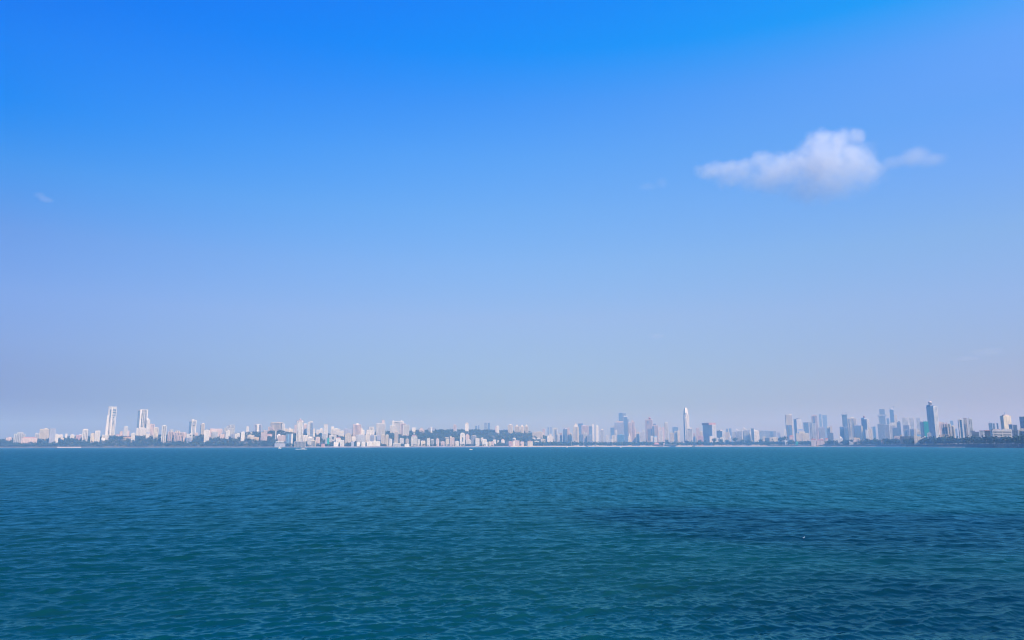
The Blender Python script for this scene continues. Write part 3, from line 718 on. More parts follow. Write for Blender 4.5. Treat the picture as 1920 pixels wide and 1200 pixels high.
b(A, ca, (843.4, 852), 820.5, 835, 45, 'small', 'P', 'pinkish block with uneven top left of the arched white tower', [('upper', 844, 846.6, 818.6, 'solid', 'W')])
b(T_, ct, (850.3, 855), 797, 810, 0, 'stripe', 'P', 'far pinkish tower with a shaded right edge on the ridge', [('wing', 854.5, 857, 797.8, 'solid', 'L', -.6)])  # right edge shade is painted, a wing in lavender grey
b(H, ch, (853.5, 860.6), 828, 835.5, 40, 'small', 'W', 'white house with a slanted wing left of the arched tower foot')
b(T_, ct, (862.3, 872), 814.5, 830, 90, 'solid', 'W', 'white tower with arched top and dark central recess below the ridge', [('arch', 862.8, 871.5, 811.3, 'W'), ('panel', 866, 868.6, 820, 828, 'm')], rot=1)
b(A, ca, (872.6, 880), 816.6, 825, 0, 'small', 'P', 'pinkish block with small arched roof beside the arched white tower', [('arch', 873.5, 878.6, 813.6, 'P')])
b(T_, ct, (872, 878.6), 794.6, 809, 0, 'solid', 'W', 'lone cream white tower with a rounded top on the ridge', [('dome', 872.4, 878.4, 792.4, 'C')])
b(H, ch, (873.5, 884), 825, 832, 0, 'small', 'W', 'white house cluster half hidden by trees right of the arched tower', [('house', 878, 881, 823.6, 'W')])
b('glass_building', co_, (883.5, 892.5), 817.3, 829, 90, 'glass', 'T', 'low block with grey glass front right of the pinkish arched block', glass='m')
b(A, ca, (889, 893), 817, 830, 80, 'solid', 'w', 'pale narrow slab against the right of the grey glass block')
b(A, ca, (891, 899), 822, 834.5, 60, 'small', 'W', 'white curved block right of the grey glass block', [('arch', 892, 898.5, 821, 'W')])
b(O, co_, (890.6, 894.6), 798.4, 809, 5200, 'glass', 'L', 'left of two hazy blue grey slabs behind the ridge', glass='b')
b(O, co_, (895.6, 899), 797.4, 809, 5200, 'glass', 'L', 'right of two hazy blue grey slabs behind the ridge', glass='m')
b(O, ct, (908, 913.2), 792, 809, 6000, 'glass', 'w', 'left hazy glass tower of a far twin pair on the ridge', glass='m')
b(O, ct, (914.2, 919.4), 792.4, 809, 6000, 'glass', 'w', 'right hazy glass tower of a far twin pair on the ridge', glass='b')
b(H, ch, (901.3, 906.4), 821, 826, 0, 'solid', 'W', 'small white block above a white stepped block on the slope')
b(A, ca, (904, 912.5), 824, 836, 40, 'small', 'W', 'white stepped block right of the white curved block', [('wing', 910.8, 914, 829, 'solid', 'W', 1)])
b(A, ca, (916, 920.6), 829, 835.5, 40, 'small', 'C', 'small cream block, left of a low pair near the shore')
b(A, ca, (920.8, 926.4), 828.4, 836, 36, 'small', 'P', 'small pink block, right of a low pair near the shore')
b(H, ch, (924.5, 930.2), 825, 831, 0, 'solid', 'W', 'white house with curved gable above the low pink block', [('arch', 924.8, 929.8, 823.8, 'W')])
b(H, ch, (932, 936), 826.3, 828.3, 0, 'solid', 'W', 'tiny white house with pointed roof among slope trees', [('gable', 825, 'W')])
b(H, ch, (939.6, 946), 826, 828.2, 0, 'solid', 'W', 'white cottage with hipped roof right of the tiny pointed house', [('hip', 823.8, 'P')])
b(T_, ct, (930.6, 936), 798.8, 812.5, 0, 'solid', 'W', 'thin white tower with a stepped left side on the ridge', [('wing', 928.6, 931.4, 799.6, 'solid', 'P', -.6)])
b(T_, ct, (952.2, 961.4), 797, 811, 0, 'grid', 'C', 'broad cream tower with rounded top left of the pointed towers', [('dome', 954, 959.6, 795.4, 'C')])
for (a, c, lab) in ((964.6, 974.2, 'widest and leftmost of three cream ridge towers with pointed roofs'), (976, 982, 'middle one of three cream ridge towers with pointed roofs'),
                    (984, 990.6, 'rightmost of three cream ridge towers with pointed roofs')):
    m_ = (a + c) / 2
    b(T_, ct, (a, c), 799.6, 811.5, 0, 'stripe', 'C', lab, [('spire', m_ - 2.2, m_ + 2.2, 795.6, 'C')], group='cream pointed towers on the ridge')
b(H, ch, (961, 967), 821.6, 825, 0, 'solid', 'W', 'bright white box house alone on the dark slope')
b(H, ch, (953.5, 961), 828, 835, 30, 'small', 'p', 'pinkish house with dark roof left of the white terrace by the beach')
b(A, ca, (961.2, 974), 826.4, 834, 30, 'small', 'P', 'pale pink terrace of houses at the left end of the beach', [('wing', 961.4, 966, 828, 'solid', 'W', 1)], ar=.5)
b(H, ch, (976, 982.4), 828.5, 836, 26, 'small', 'P', 'small pinkish house right of the pale pink terrace')
b(H, ch, (989, 999), 827.5, 834, 30, 'small', 'C', 'cream house with two gables at the left end of the beach', [('gable', 826, 'r')])
b(A, ca, (998, 1017.4), 810.2, 820, 0, 'grid', 'C', 'wide cream slab block at the end of the wooded ridge', ar=.35)
b(H, ch, (997.5, 1004), 821.2, 824, 0, 'solid', 'W', 'small white house, leftmost of a white row under the wide cream slab')
b(H, ch, (1006, 1013.5), 821.6, 824.5, 0, 'solid', 'W', 'long white house at right of a white row under the wide cream slab')
b(H, ch, (1002, 1010.6), 827.4, 831.5, 70, 'small', 'W', 'white villa below the white row, behind beach trees')
b(H, ch, (1014, 1022.6), 823.6, 829, 90, 'small', 'C', 'pale cream house right of the white row under the wide slab')
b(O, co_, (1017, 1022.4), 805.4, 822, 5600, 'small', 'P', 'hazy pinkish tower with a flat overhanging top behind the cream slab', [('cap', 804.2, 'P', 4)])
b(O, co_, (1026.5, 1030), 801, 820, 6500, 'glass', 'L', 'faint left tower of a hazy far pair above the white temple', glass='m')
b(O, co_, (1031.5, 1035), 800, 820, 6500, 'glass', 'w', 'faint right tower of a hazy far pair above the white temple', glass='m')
# ---- behind the beach
b('temple', 'temple', (1025.6, 1030), 821, 828, 4330, 'solid', 'W', 'white building with tall pointed spire left of white block cluster', [('spire', 1025.8, 1029.8, 815, 'W')])
b(A, ca, (1028.8, 1037), 819, 828, 4350, 'small', 'W', 'bright white stacked block left of the white framed tower', [('upper', 1030, 1034.4, 813.8, 'solid', 'W')])
b(T_, ct, (1038, 1045), 803.6, 832, 4450, 'stripe', 'W', 'white framed tower with a dark arched centre', [('panel', 1040.4, 1042.8, 807, 830, 'm'), ('arch', 1038.2, 1042.2, 802.4, 'W')], rot=1)
b(A, ca, (1045, 1050), 814.5, 830, 4440, 'small', 'w', 'pale block touching the right side of the white framed tower')
b(A, ca, (1048, 1054), 812.2, 822, 4600, 'small', 'P', 'pinkish rounded block behind the pale block by the framed tower', [('arch', 1048.4, 1053.6, 811.2, 'P')])
b(G_, ct, (1055.6, 1064), 804.6, 830, 4550, 'glass', 'L', 'blue grey rounded tower in shade left of a pink slab', [('dome', 1057, 1063.4, 802, 'L')], glass='b')
b(T_, ct, (1064, 1068), 802.6, 830, 4500, 'solid', 'P', 'thin pink slab tower touching the shaded rounded tower')
b(A, ca, (1068, 1072.4), 812, 830, 4480, 'small', 'C', 'lower cream block right of the thin pink slab')
b(T_, ct, (1075, 1085), 800.4, 832, 4420, 'stripe', 'C', 'cream tower with pointed crown in the middle of the beach skyline', [('upper', 1077, 1083, 797, 'solid', 'W'), ('spire', 1077.6, 1082.4, 792.4, 'P'), ('panel', 1079.4, 1081.2, 801.4, 826, 'm')], rot=2)
b(O, co_, (1084, 1093.4), 794, 820, 5800, 'glass', 'L', 'hazy blue slab behind the cream tower with pointed crown', glass='b')
b(A, ca, (1090, 1104), 798.2, 822, 4900, 'grid', 'P', 'wide pinkish white block right of the cream pointed crown tower', ar=.4)
b(O, co_, (1085, 1094), 814.2, 832, 4420, 'glass', 'L', 'low blue grey block in front of the wide pinkish white block', glass='b')
b(A, ca, (1094.6, 1101), 812, 831, 4440, 'stripe', 'W', 'white striped block between two low blue grey blocks', glass='b')
b(O, co_, (1101.4, 1111), 816, 832, 4420, 'glass', 'L', 'low shaded slab left of the thin white tower', glass='m')
b(O, co_, (1104, 1110.4), 799.2, 822, 5300, 'glass', 'L', 'hazy blue block with a flat roof left of the thin white tower', glass='b')
b(T_, ct, (1110.4, 1113.8), 796, 826, 4700, 'solid', 'W', 'first thin white tower right of the hazy blue block')
b(T_, ct, (1117, 1122.4), 799, 830, 4500, 'solid', 'W', 'second thin white tower with a notched top', [('house', 1117.6, 1121.4, 797.4, 'W')])
b(T_, ct, (1125, 1132.6), 806.4, 826, 4550, 'grid', 'w', 'pale tower with a small round cap right of two thin white towers', [('dome', 1126, 1131.6, 804.2, 'C'), ('mast', 1127.5, 802)])
b(A, ca, (1136.5, 1141.6), 816.4, 826, 4600, 'small', 'W', 'small white pinkish block right of the tower with round cap')
b(A, ca, (1137.5, 1145), 825.2, 835.5, 4300, 'small', 'w', 'pale block right behind the beach with a white neighbour')
b(A, ca, (1145.2, 1148.6), 824, 836, 4290, 'solid', 'W', 'narrow bright white block right behind the beach')
b(O, co_, (1144.6, 1152.4), 802, 822, 5800, 'glass', 'L', 'hazy blue building with a curved roof left of the banded office', [('horn', 1152, 1145, 799.6, 'L')], glass='b')
b(O, co_, (1152, 1169), 792.4, 820, 5000, 'grid', 'L', 'wide grey banded office with an upper set back and pink cap', [('upper', 1156.5, 1168.6, 790.2, 'solid', 'P')], glass='m', rot=2, ar=.5)
b(G_, 'skyscraper', (1160, 1168), 774.2, 800, 5900, 'glass', 'L', 'hazy blue glass tower rising behind the wide grey office', [('wing', 1167.6, 1174, 774.6, 'glass', 'w', -.8, 'm')], glass='b')
b(G_, 'skyscraper', (1170, 1177), 781.6, 820, 5300, 'glass', 'L', 'dark blue glass tower with a white cap right of the wide office', [('cap', 779.8, 'W', .4), ('wing', 1176.4, 1179, 786, 'glass', 'L', -.8, 'm')], glass='b')
b(T_, ct, (1178.4, 1184), 792.6, 826, 4900, 'stripe', 'P', 'left part of a pale pink tower pair beside the dark blue tower')
b(T_, ct, (1184.4, 1190.6), 791.8, 832, 4700, 'stripe', 'P', 'pale pink tower flaring at its foot right of its twin', [('house', 1185, 1188, 788, 'P'), ('wing', 1189.6, 1192.4, 804, 'solid', 'P', -.6)])
b(A, ca, (1152.6, 1157.2), 806.4, 826, 4500, 'stripe', 'W', 'slim white block in front of the wide grey office')
b('market_hall', 'hall', (1157, 1170), 815.4, 826, 4450, 'glass', 'Y', 'low sky blue hall at the foot of the wide grey office', glass='b', ar=.4)
b(A, ca, (1147, 1155), 816.8, 827, 4420, 'small', 'W', 'white house group in front of the slim white block')
b('temple', 'temple', (1177.4, 1183), 818.6, 827, 4400, 'solid', 'C', 'cream shrine with a pointed top under the pale pink tower pair', [('spire', 1178.6, 1181.8, 812.4, 'C')])
b(A, ca, (1193, 1199), 810.4, 825, 4800, 'small', 'C', 'low cream block right of the flared pink tower')
b(A, ca, (1199.6, 1209), 809.8, 828, 4650, 'small', 'w', 'pale grey block left of the domed pink and blue tower', [('house', 1206.6, 1208.8, 806.6, 'W')])
b(T_, 'skyscraper', (1210.4, 1224), 787, 830, 4700, 'stripe', 'P', 'pinkish tower with blue glass front and a red dome', [('dome', 1216.4, 1221, 782, 'r'), ('panel', 1213, 1217.4, 790, 796, 'b'), ('panel', 1214.4, 1222, 804, 826, 'b'), ('house', 1222, 1224, 785.6, 'W')], rot=2)
b(T_, ct, (1223.6, 1235), 798, 830, 4600, 'stripe', 'P', 'pinkish striped tower with a dark cap beside the red domed tower', [('cap', 797, 'P', .3), ('house', 1225, 1230.4, 794.6, 'g'), ('wing', 1223.8, 1228, 799, 'glass', 'L', .7, 'b')])
b(T_, ct, (1236, 1240.2), 801, 822, 4900, 'solid', 'P', 'left of two slim pink towers left of a white slab')
b(T_, ct, (1241.6, 1246), 801, 823, 4900, 'solid', 'P', 'right of two slim pink towers left of a white slab')
b(A, ca, (1236, 1243), 808, 826, 4600, 'small', 'w', 'pale stepped block in front of the slim pink towers', [('house', 1238, 1241, 806, 'w')])
b(T_, ct, (1246.4, 1253), 792.2, 832, 4600, 'stripe', 'W', 'tall slim white slab left of the highest pointed tower')
b(O, co_, (1261, 1272), 800.6, 822, 6300, 'frame', 'L', 'faint blue frame like block behind the tan blocks', glass='b')
b(A, ca, (1256, 1264), 812.4, 830, 4550, 'small', 'T', 'tan block right of the tall slim white slab')
b(A, ca, (1265, 1270.2), 808.6, 830, 4560, 'solid', 'w', 'pale left half of a white block pair near the highest tower')
b(A, ca, (1270.4, 1275), 807.8, 830, 4540, 'solid', 'C', 'cream right half of a white block pair near the highest tower')
b(H, ch, (1219.6, 1225.2), 818, 823, 4430, 'solid', 'W', 'white roof house at the foot of the red domed tower')
b('tarpaulin_house', ch, (1226.4, 1232), 819.4, 823, 4420, 'solid', 'W', 'house under a bright blue tarpaulin beside the white roof house', [('hip', 817.8, 'Y')])
b('boat_house', 'boat house', (1226, 1236), 833.4, 837, 30, 'solid', 'K', 'boat house with orange roof on a dark base at the beach', [('hip', 830, 'r'), ('wing', 1222, 1243.5, 835.2, 'solid', 'K', 12)], ar=.6, rot=0)
b('beach_pavilion', 'pavilion', (1243.5, 1264), 834.2, 838, 20, 'solid', 'C', 'long low cream walled pavilion standing on the beach', [('wing', 1243.6, 1246.4, 831.4, 'solid', 'P', .6), ('wing', 1246.6, 1268, 833, 'frame', 'g', -14)], ar=.3, rot=0)
# the highest pointed tower has a builder of its own
b(A, ca, (1289, 1298.4), 803.4, 832, 4500, 'stripe', 'W', 'bright white block at the foot of the highest pointed tower', [('house', 1294, 1298, 801.8, 'W'), ('panel', 1291, 1293.6, 805, 806, 'd')], rot=4)
b(A, ca, (1299.6, 1303.8), 812.4, 826, 4700, 'small', 'P', 'low pinkish block right of the bright white block')
b(A, ca, (1305, 1311.6), 803, 830, 4750, 'small', 'P', 'pinkish tower with a round head between white block and grey office', [('dome', 1306, 1311, 802, 'P')])
b(A, ca, (1312, 1318), 809.2, 830, 4700, 'small', 'C', 'cream block right of the round headed pinkish tower')
b(A, ca, (1308.6, 1319), 817.6, 830, 4550, 'small', 'p', 'low pink block before the round headed pinkish tower')
b(O, co_, (1318, 1335.6, 1342.6), 797, 832, 4600, 'grid', 'w', 'big grey office block with red roof and sunlit right side', [('upper', 1321, 1338, 793.4, 'solid', 'r')], glass='m')
b(O, co_, (1344, 1354.4, 1359.4), 808, 830, 4600, 'grid', 'w', 'smaller shaded block with sunlit right edge after the red roofed office', [('house', 1349, 1353, 806, 'P')], glass='b')
b(A, ca, (1360, 1368.4), 811, 830, 4900, 'small', 'C', 'cluster of pale cream flats behind the tree row')
b(O, co_, (1362, 1365.6), 804, 826, 6800, 'glass', 'L', 'left faint far tower between the shaded block and wave roofs', glass='b')
b(O, co_, (1367, 1372), 803.4, 826, 6800, 'glass', 'L', 'right faint far tower between the shaded block and wave roofs', glass='m')
b(H, ch, (1330, 1337.6), 818.4, 826, 4480, 'solid', 'W', 'bright white low house before the big grey office')
b(H, ch, (1342, 1348.6), 822, 827, 4440, 'solid', 'W', 'left low white house of a row above the tree crowns', [('gable', 820.6, 'W')])
b(H, ch, (1350, 1357), 821, 827, 4440, 'solid', 'W', 'right low white house of a row above the tree crowns', [('gable', 819.6, 'W')])
b('temple', 'temple', (1367.4, 1372.2), 821, 827, 4420, 'solid', 'W', 'small white temple with blue flanks and a pointed tower', [('spire', 1368.4, 1371.4, 816, 'W'), ('wing', 1366.6, 1368, 820, 'solid', 'U', -.6), ('wing', 1371.8, 1373.2, 820, 'solid', 'U', -.6)])
b(A, ca, (1372.6, 1380), 809.4, 830, 4650, 'stripe', 'w', 'pale striped block left of three wave roofed blocks')
for (a, c, yt, yh, lab) in ((1381, 1393, 808.8, 804, 'leftmost of three grey white blocks with upswept wave roofs'), (1394.8, 1408, 807.2, 801.2, 'middle and highest of three blocks with upswept wave roofs')):
    b(A, ca, (a, c), yt, 832, 4550, 'stripe', 'w', lab, [('horn', a, c, yh, 'W'), ('wing', a - 1.2, a + .4, yt + 1, 'glass', 'L', -1, 'b')], rot=-9, group='blocks with upswept wave roofs')
b(A, ca, (1409, 1414.6, 1423.6), 808.6, 832, 4500, 'stripe', 'W', 'rightmost wave roofed block with a sunlit cream right face', [('horn', 1410, 1421, 803.4, 'W')], group='blocks with upswept wave roofs')
b(O, co_, (1424, 1442), 808.2, 828, 5400, 'frame', 'w', 'pale framed office right of the wave roofed blocks', [('cap', 807, 'L', .8)], ar=.4, glass='m')
b(A, ca, (1430, 1436), 819, 832, 4300, 'small', 'C', 'small cream block before the pale framed office')
b(O, co_, (1434.6, 1445), 821.4, 832, 4250, 'glass', 'g', 'low dark building right of the small cream block', glass='d')
b(H, ch, (1409.6, 1420), 829, 835.5, 4345, 'solid', 'C', 'cream house with stepped base among beach trees under wave roofs', [('wing', 1409.6, 1412, 825.6, 'solid', 'C', 1)])
b(H, ch, (1353.4, 1359.4), 832.4, 836, 4340, 'solid', 'P', 'small pink beach house among the tree row', [('hip', 830.8, 'r')])
# ---- right: towers behind the promenade
b(O, co_, (1440, 1456), 808.6, 826, 5200, 'grid', 'L', 'hazy low lavender block with dark left half', [('wing', 1443.6, 1450, 808.4, 'glass', 'L', 1, 'b')], ar=.5)
b(A, ca, (1457.6, 1463.4), 811.4, 826, 5000, 'small', 'L', 'small hazy block between the lavender block and a white sliver')
b(H, ch, (1443, 1459), 820.6, 830, 4130, 'solid', 'C', 'long low cream building with dark window in front of trees', [('panel', 1447, 1449.4, 822.6, 825, 'd', 'window')], ar=.4)
b(T_, ct, (1470.6, 1475), 806, 832, 4300, 'solid', 'W', 'white sliver tower left of the tall cream fronted tower', [('house', 1471, 1473.6, 804, 'W')])
b(T_, 'skyscraper', (1473.6, 1486.6), 778, 832, 4400, 'stripe', 'C', 'tall cream fronted tower with notched crown, leftmost of right group', [('upper', 1480, 1486, 776.6, 'solid', 'W'), ('wing', 1474, 1477, 797, 'glass', 'L', 6, 'b'), ('wing', 1478, 1484, 797, 'glass', 'L', 6, 'b')], rot=8)
b(O, co_, (1489.2, 1494.6, 1504), 786.4, 826, 4900, 'grid', 'w', 'blue grey office with dark windows near its top', [('house', 1496, 1501, 784.4, 'g')], glass='b')
b('hotel_block', 'hotel', (1492.6, 1517.4), 812.6, 830, 3900, 'solid', 'C', 'broad cream windowless front with a stepped top behind trees', [('upper', 1498.6, 1510, 809.6, 'solid', 'C'), ('rib', 1504.4, 1505.2, 812, 830, 'T')], ar=.5, rot=2)
b('billboard', 'billboard', (1496, 1505), 805.6, 812, 4100, 'solid', 'U', 'blue and white hoarding standing behind the broad cream front', [('panel', 1496, 1505, 806.4, 807.6, 'W', 'hoarding_board'), ('panel', 1496, 1505, 808.4, 809.4, 'W', 'hoarding_board')], ar=.3, rot=0)
b(G_, ct, (1507, 1517), 793.6, 826, 4500, 'glass', 'L', 'blue grey tower with dark cap above the broad cream front', [('cap', 792.2, 'd', .3)], glass='b')
b(T_, ct, (1518.4, 1524.6), 792, 832, 4250, 'stripe', 'w', 'left of two pale striped slabs with a dark gap')
b(T_, ct, (1525.4, 1530.4), 793.6, 832, 4200, 'stripe', 'w', 'right of two pale striped slabs with a dark gap', [('house', 1525, 1529, 791.6, 'b')])
b(T_, 'skyscraper', (1522.6, 1534), 779.6, 826, 4600, 'stripe', 'P', 'tall pinkish tower with a dark central groove', [('panel', 1525.6, 1528.4, 781, 824, 'b'), ('upper', 1526, 1532.6, 778, 'solid', 'P'), ('wing', 1532.6, 1535.6, 806, 'solid', 'P', -.8)], rot=3)
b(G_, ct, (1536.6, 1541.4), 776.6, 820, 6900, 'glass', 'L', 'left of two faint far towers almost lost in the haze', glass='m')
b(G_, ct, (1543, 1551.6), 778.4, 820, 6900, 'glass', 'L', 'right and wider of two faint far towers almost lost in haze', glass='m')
b(A, ca, (1535.4, 1547.6), 803, 830, 4000, 'grid', 'L', 'grey block with sloping white roof right of the pinkish grooved tower', [('upper', 1538, 1546.4, 800.6, 'solid', 'L'), ('horn', 1546, 1536, 800.8, 'L')], glass='m')
b(T_, ct, (1551, 1555.6), 800, 830, 4100, 'solid', 'C', 'left cream half of a twin tower with dark middle', [('wing', 1554.6, 1557.4, 800.6, 'glass', 'L', -1, 'b')])
b(T_, ct, (1556.6, 1561), 799, 830, 4080, 'solid', 'C', 'right cream half of a twin tower with dark middle')
b(O, co_, (1551.6, 1563), 812, 830, 3900, 'grid', 'g', 'low dark block at the foot of the cream twin tower', glass='d')
b('unfinished_tower', 'skyscraper', (1580, 1589.6), 778.4, 826, 4400, 'frame', 'G', 'unfinished blue grey tower with overhanging top slabs and a crane', [('cap', 776.8, 'G', 4), ('mast', 1582.2, 768.6)], glass='b', rot=3)
b(G_, ct, (1575, 1583.4), 800.4, 830, 3900, 'glass', 'L', 'dark blue grey block left of the unfinished tower foot', glass='b')
b(G_, ct, (1584, 1592), 801, 830, 3880, 'glass', 'L', 'dark blue grey block right of the unfinished tower foot', glass='b')
b(T_, 'skyscraper', (1590, 1606.6), 784.6, 828, 4200, 'stripe', 'C', 'cream and blue tower with split front right of the unfinished tower', [('panel', 1591.6, 1594, 786, 820, 'b'), ('panel', 1597.4, 1602, 786, 820, 'b'), ('upper', 1596, 1603, 782.4, 'solid', 'W')], rot=3)
b('church', 'church', (1571, 1580.6), 822, 835, 3430, 'small', 'W', 'white rounded church like building rising from the promenade trees', [('dome', 1572.6, 1579.4, 818.4, 'W'), ('wing', 1573, 1575.4, 813, 'solid', 'W', -2)])
b(H, ch, (1563, 1570), 824, 831, 3480, 'solid', 'W', 'white house left of the rounded church like building')
for (a, c, yt, yr, lab) in ((1521, 1530, 824.4, 822.4, 'leftmost red roofed low house in the row near the promenade'), (1531, 1546, 825.6, 823.6, 'longest red roofed low house in the row near the promenade'), (1547.4, 1552.6, 823.4, 821.4, 'small red roofed house at right end of its row')):
    b(H, ch, (a, c), yt, 829, 0 + 3590, 'solid', 'P', lab, [('hip', yr, 'R')], ar=.6, group='red roofed houses near the promenade')
b(H, ch, (1480, 1488), 818.8, 826, 4000, 'solid', 'P', 'red roofed house at the foot of the tall cream fronted tower', [('hip', 816.4, 'R')])
b(H, ch, (1538, 1544), 822.4, 825, 3700, 'solid', 'W', 'small white roof house above the longest red roofed house')
b('kiosk', 'kiosk', (1472, 1476.4), 826.2, 832, 3905, 'solid', 'W', 'small square white kiosk among the dark promenade trees')
b('awning_stand', 'stand', (1491.6, 1496.6), 828.6, 832, 3780, 'solid', 'N', 'teal green awning beside the cream front at the shore')
b(G_, ct, (1602, 1616), 798, 830, 3700, 'glass', 'L', 'wide blue glass block under the cream and blue split tower', [('upper', 1606, 1611, 796.6, 'glass', 'L')], glass='b')
b(T_, ct, (1615.6, 1618.6), 799, 830, 3650, 'solid', 'C', 'cream sliver block right of the wide blue glass block')
b(T_, 'skyscraper', (1616, 1626.6, 1631), 786.4, 830, 3900, 'grid', 'w', 'grey blue tower with red roof dome and sunlit right edge', [('upper', 1618, 1625.6, 783.8, 'solid', 'L'), ('dome', 1619.6, 1623.8, 779.4, 'r')], glass='b')
b(A, ca, (1623.6, 1628), 806, 832, 3600, 'solid', 'W', 'low white slab before the red domed grey blue tower')
b(A, ca, (1631, 1636), 804, 832, 3620, 'solid', 'C', 'cream slab stepping down right of the red domed tower', [('wing', 1629, 1632, 799, 'solid', 'C', -1)])
b(A, ca, (1634, 1642.6), 800.4, 830, 5000, 'small', 'w', 'pale hazy block right of the cream stepping slab', glass='m')
b('stepped_tower', 'skyscraper', (1649, 1662.6), 780.6, 826, 4800, 'stripe', 'w', 'hazy tower with overhanging cap and narrower upper shaft', [('cap', 777.4, 'L', 5), ('wing', 1651.4, 1661.4, 767.4, 'glass', 'L', -3, 'm')], glass='b', rot=2)
b(A, ca, (1646.4, 1658.6), 795.4, 830, 3700, 'glass', 'L', 'grey shaded tower in front of the hazy capped tower', glass='m')
b(G_, 'skyscraper', (1670, 1678), 768.6, 826, 4900, 'glass', 'L', 'slim dark blue tower with a rounded top and tiny crane', [('dome', 1670.2, 1677.8, 765.6, 'L'), ('mast', 1671, 761.6)], glass='b')
b(T_, ct, (1678, 1684), 779, 826, 4700, 'solid', 'C', 'sunlit cream tower touching the slim dark blue tower')
b(G_, ct, (1663.6, 1669), 784.6, 826, 5600, 'glass', 'L', 'pale blue hazy tower between capped and rounded towers', glass='m')
b(A, ca, (1660, 1669.4), 796.6, 830, 3750, 'grid', 'w', 'pale blue white block under the hazy pale blue tower', [('cap', 795.8, 'W', .4)], glass='b')
b(A, ca, (1669, 1681), 797.6, 830, 3700, 'grid', 'W', 'white topped block left of the dark blue slanted block', [('upper', 1669.6, 1680, 792.8, 'solid', 'W')], glass='b')
b(G_, ct, (1682.6, 1690), 791.6, 830, 3500, 'glass', 'L', 'dark blue narrow block before three pale slabs', [('house', 1686, 1688.6, 789.8, 'd')], glass='b')
b(G_, ct, (1674, 1684), 802, 830, 3300, 'glass', 'L', 'low blue slanted roof block before the dark blue narrow block', [('horn', 1683, 1674.4, 799.6, 'L')], glass='b')
b(T_, ct, (1693.6, 1704), 783.4, 830, 4700, 'stripe', 'W', 'left of three pale white slabs in haze beside the biggest tower', glass='m', group='pale white slab towers')
b(T_, ct, (1706.4, 1715.6), 783.6, 830, 4700, 'stripe', 'W', 'middle of three pale white slabs in haze beside the biggest tower', glass='m', group='pale white slab towers')
b(T_, ct, (1719.6, 1728.6), 783.8, 830, 4700, 'stripe', 'W', 'right of three pale white slabs in haze beside the biggest tower', glass='m', group='pale white slab towers')
b(A, ca, (1694.6, 1706.6), 797.8, 830, 3200, 'grid', 'L', 'blue grey block with rounded roof before the left pale slab', [('arch', 1697, 1706, 796.6, 'L')], glass='b')
b(A, ca, (1696.4, 1702), 806, 830, 3000, 'grid', 'w', 'low pale block before the blue grey rounded roof block', glass='m')
b(A, ca, (1707.4, 1715.6), 804.6, 830, 3100, 'glass', 'L', 'blue grey low block with white chimney like left corner', [('wing', 1706.6, 1709, 798.6, 'solid', 'W', -1)], glass='b')
b(T_, ct, (1714.6, 1718.6), 805.4, 832, 2850, 'solid', 'C', 'slim cream white block left of the stepped white block')
b(A, ca, (1719.4, 1727), 809.6, 830, 2750, 'small', 'W', 'stepped white block left of the green netted building', [('upper', 1720, 1725, 806.6, 'solid', 'W'), ('upper', 1721, 1723.6, 803.8, 'solid', 'W'), ('wing', 1719.2, 1727.2, 815.2, 'solid', 'Y', 1)])
b('netted_building', 'building', (1726, 1733.4), 791.2, 828, 2700, 'glass', 'L', 'building under construction wrapped in bright green netting beside the biggest tower', [('wing', 1733, 1741.8, 791, 'solid', 'N', 1.2), ('mast', 1733.6, 788), ('mast', 1737, 788)], glass='b', rot=4)
b(T_, 'skyscraper', (1739.4, 1753, 1760.6), 762.4, 832, 2900, 'grid', 'w', 'biggest tower at right with blue grey front and rooftop dome', [('upper', 1742.4, 1752, 759.8, 'glass', 'L', 'b'), ('dome', 1743.4, 1750.8, 752, 'P')], glass='b')
b(A, ca, (1738.6, 1746.6), 812.4, 828, 2450, 'small', 'w', 'small pale block at the foot of the biggest tower')
b('hoarding_building', 'building', (1688, 1713.4), 818.6, 830, 2680, 'solid', 'K', 'long dark brown windowless building with cream ends behind trees', [('wing', 1688, 1692, 816.2, 'solid', 'O', -2), ('house', 1704, 1707, 817.4, 'C')], ar=.4, rot=1)
b(A, ca, (1714, 1727), 819, 829, 2480, 'solid', 'C', 'cream block with taller left corner right of the dark brown building', [('wing', 1714, 1717, 816, 'solid', 'C', .8)], ar=.5)
b(H, ch, (1726, 1736), 820.6, 825, 2500, 'solid', 'W', 'low white house with raised right end before the green netted building', [('house', 1733, 1735.8, 817.8, 'W')], ar=.4)
b('gateway', 'gateway', (1607.6, 1621), 825.2, 834, 3190, 'frame', 'C', 'cream arched gateway building near the promenade trees', [('cap', 824.6, 'C', .5)], ar=.4, rot=2)
b(H, ch, (1592.6, 1600), 829, 834.5, 3260, 'solid', 'W', 'white house with sloping roof left of the cream gateway', [('horn', 1593, 1600, 827, 'W')])
b(H, ch, (1600, 1608), 826, 833, 3270, 'solid', 'P', 'pinkish house squeezed between sloping white house and gateway')
b(H, ch, (1601, 1612), 821.4, 826, 3450, 'solid', 'O', 'low ochre roof house above the cream gateway')
b(A, ca, (1652, 1657), 827.4, 832, 2920, 'solid', 'P', 'tiny pink house among trees below the grey shaded tower', [('hip', 826, 'R')])
b(H, ch, (1677, 1687), 818.4, 824, 2900, 'small', 'P', 'pinkish flats left of the dark brown windowless building')
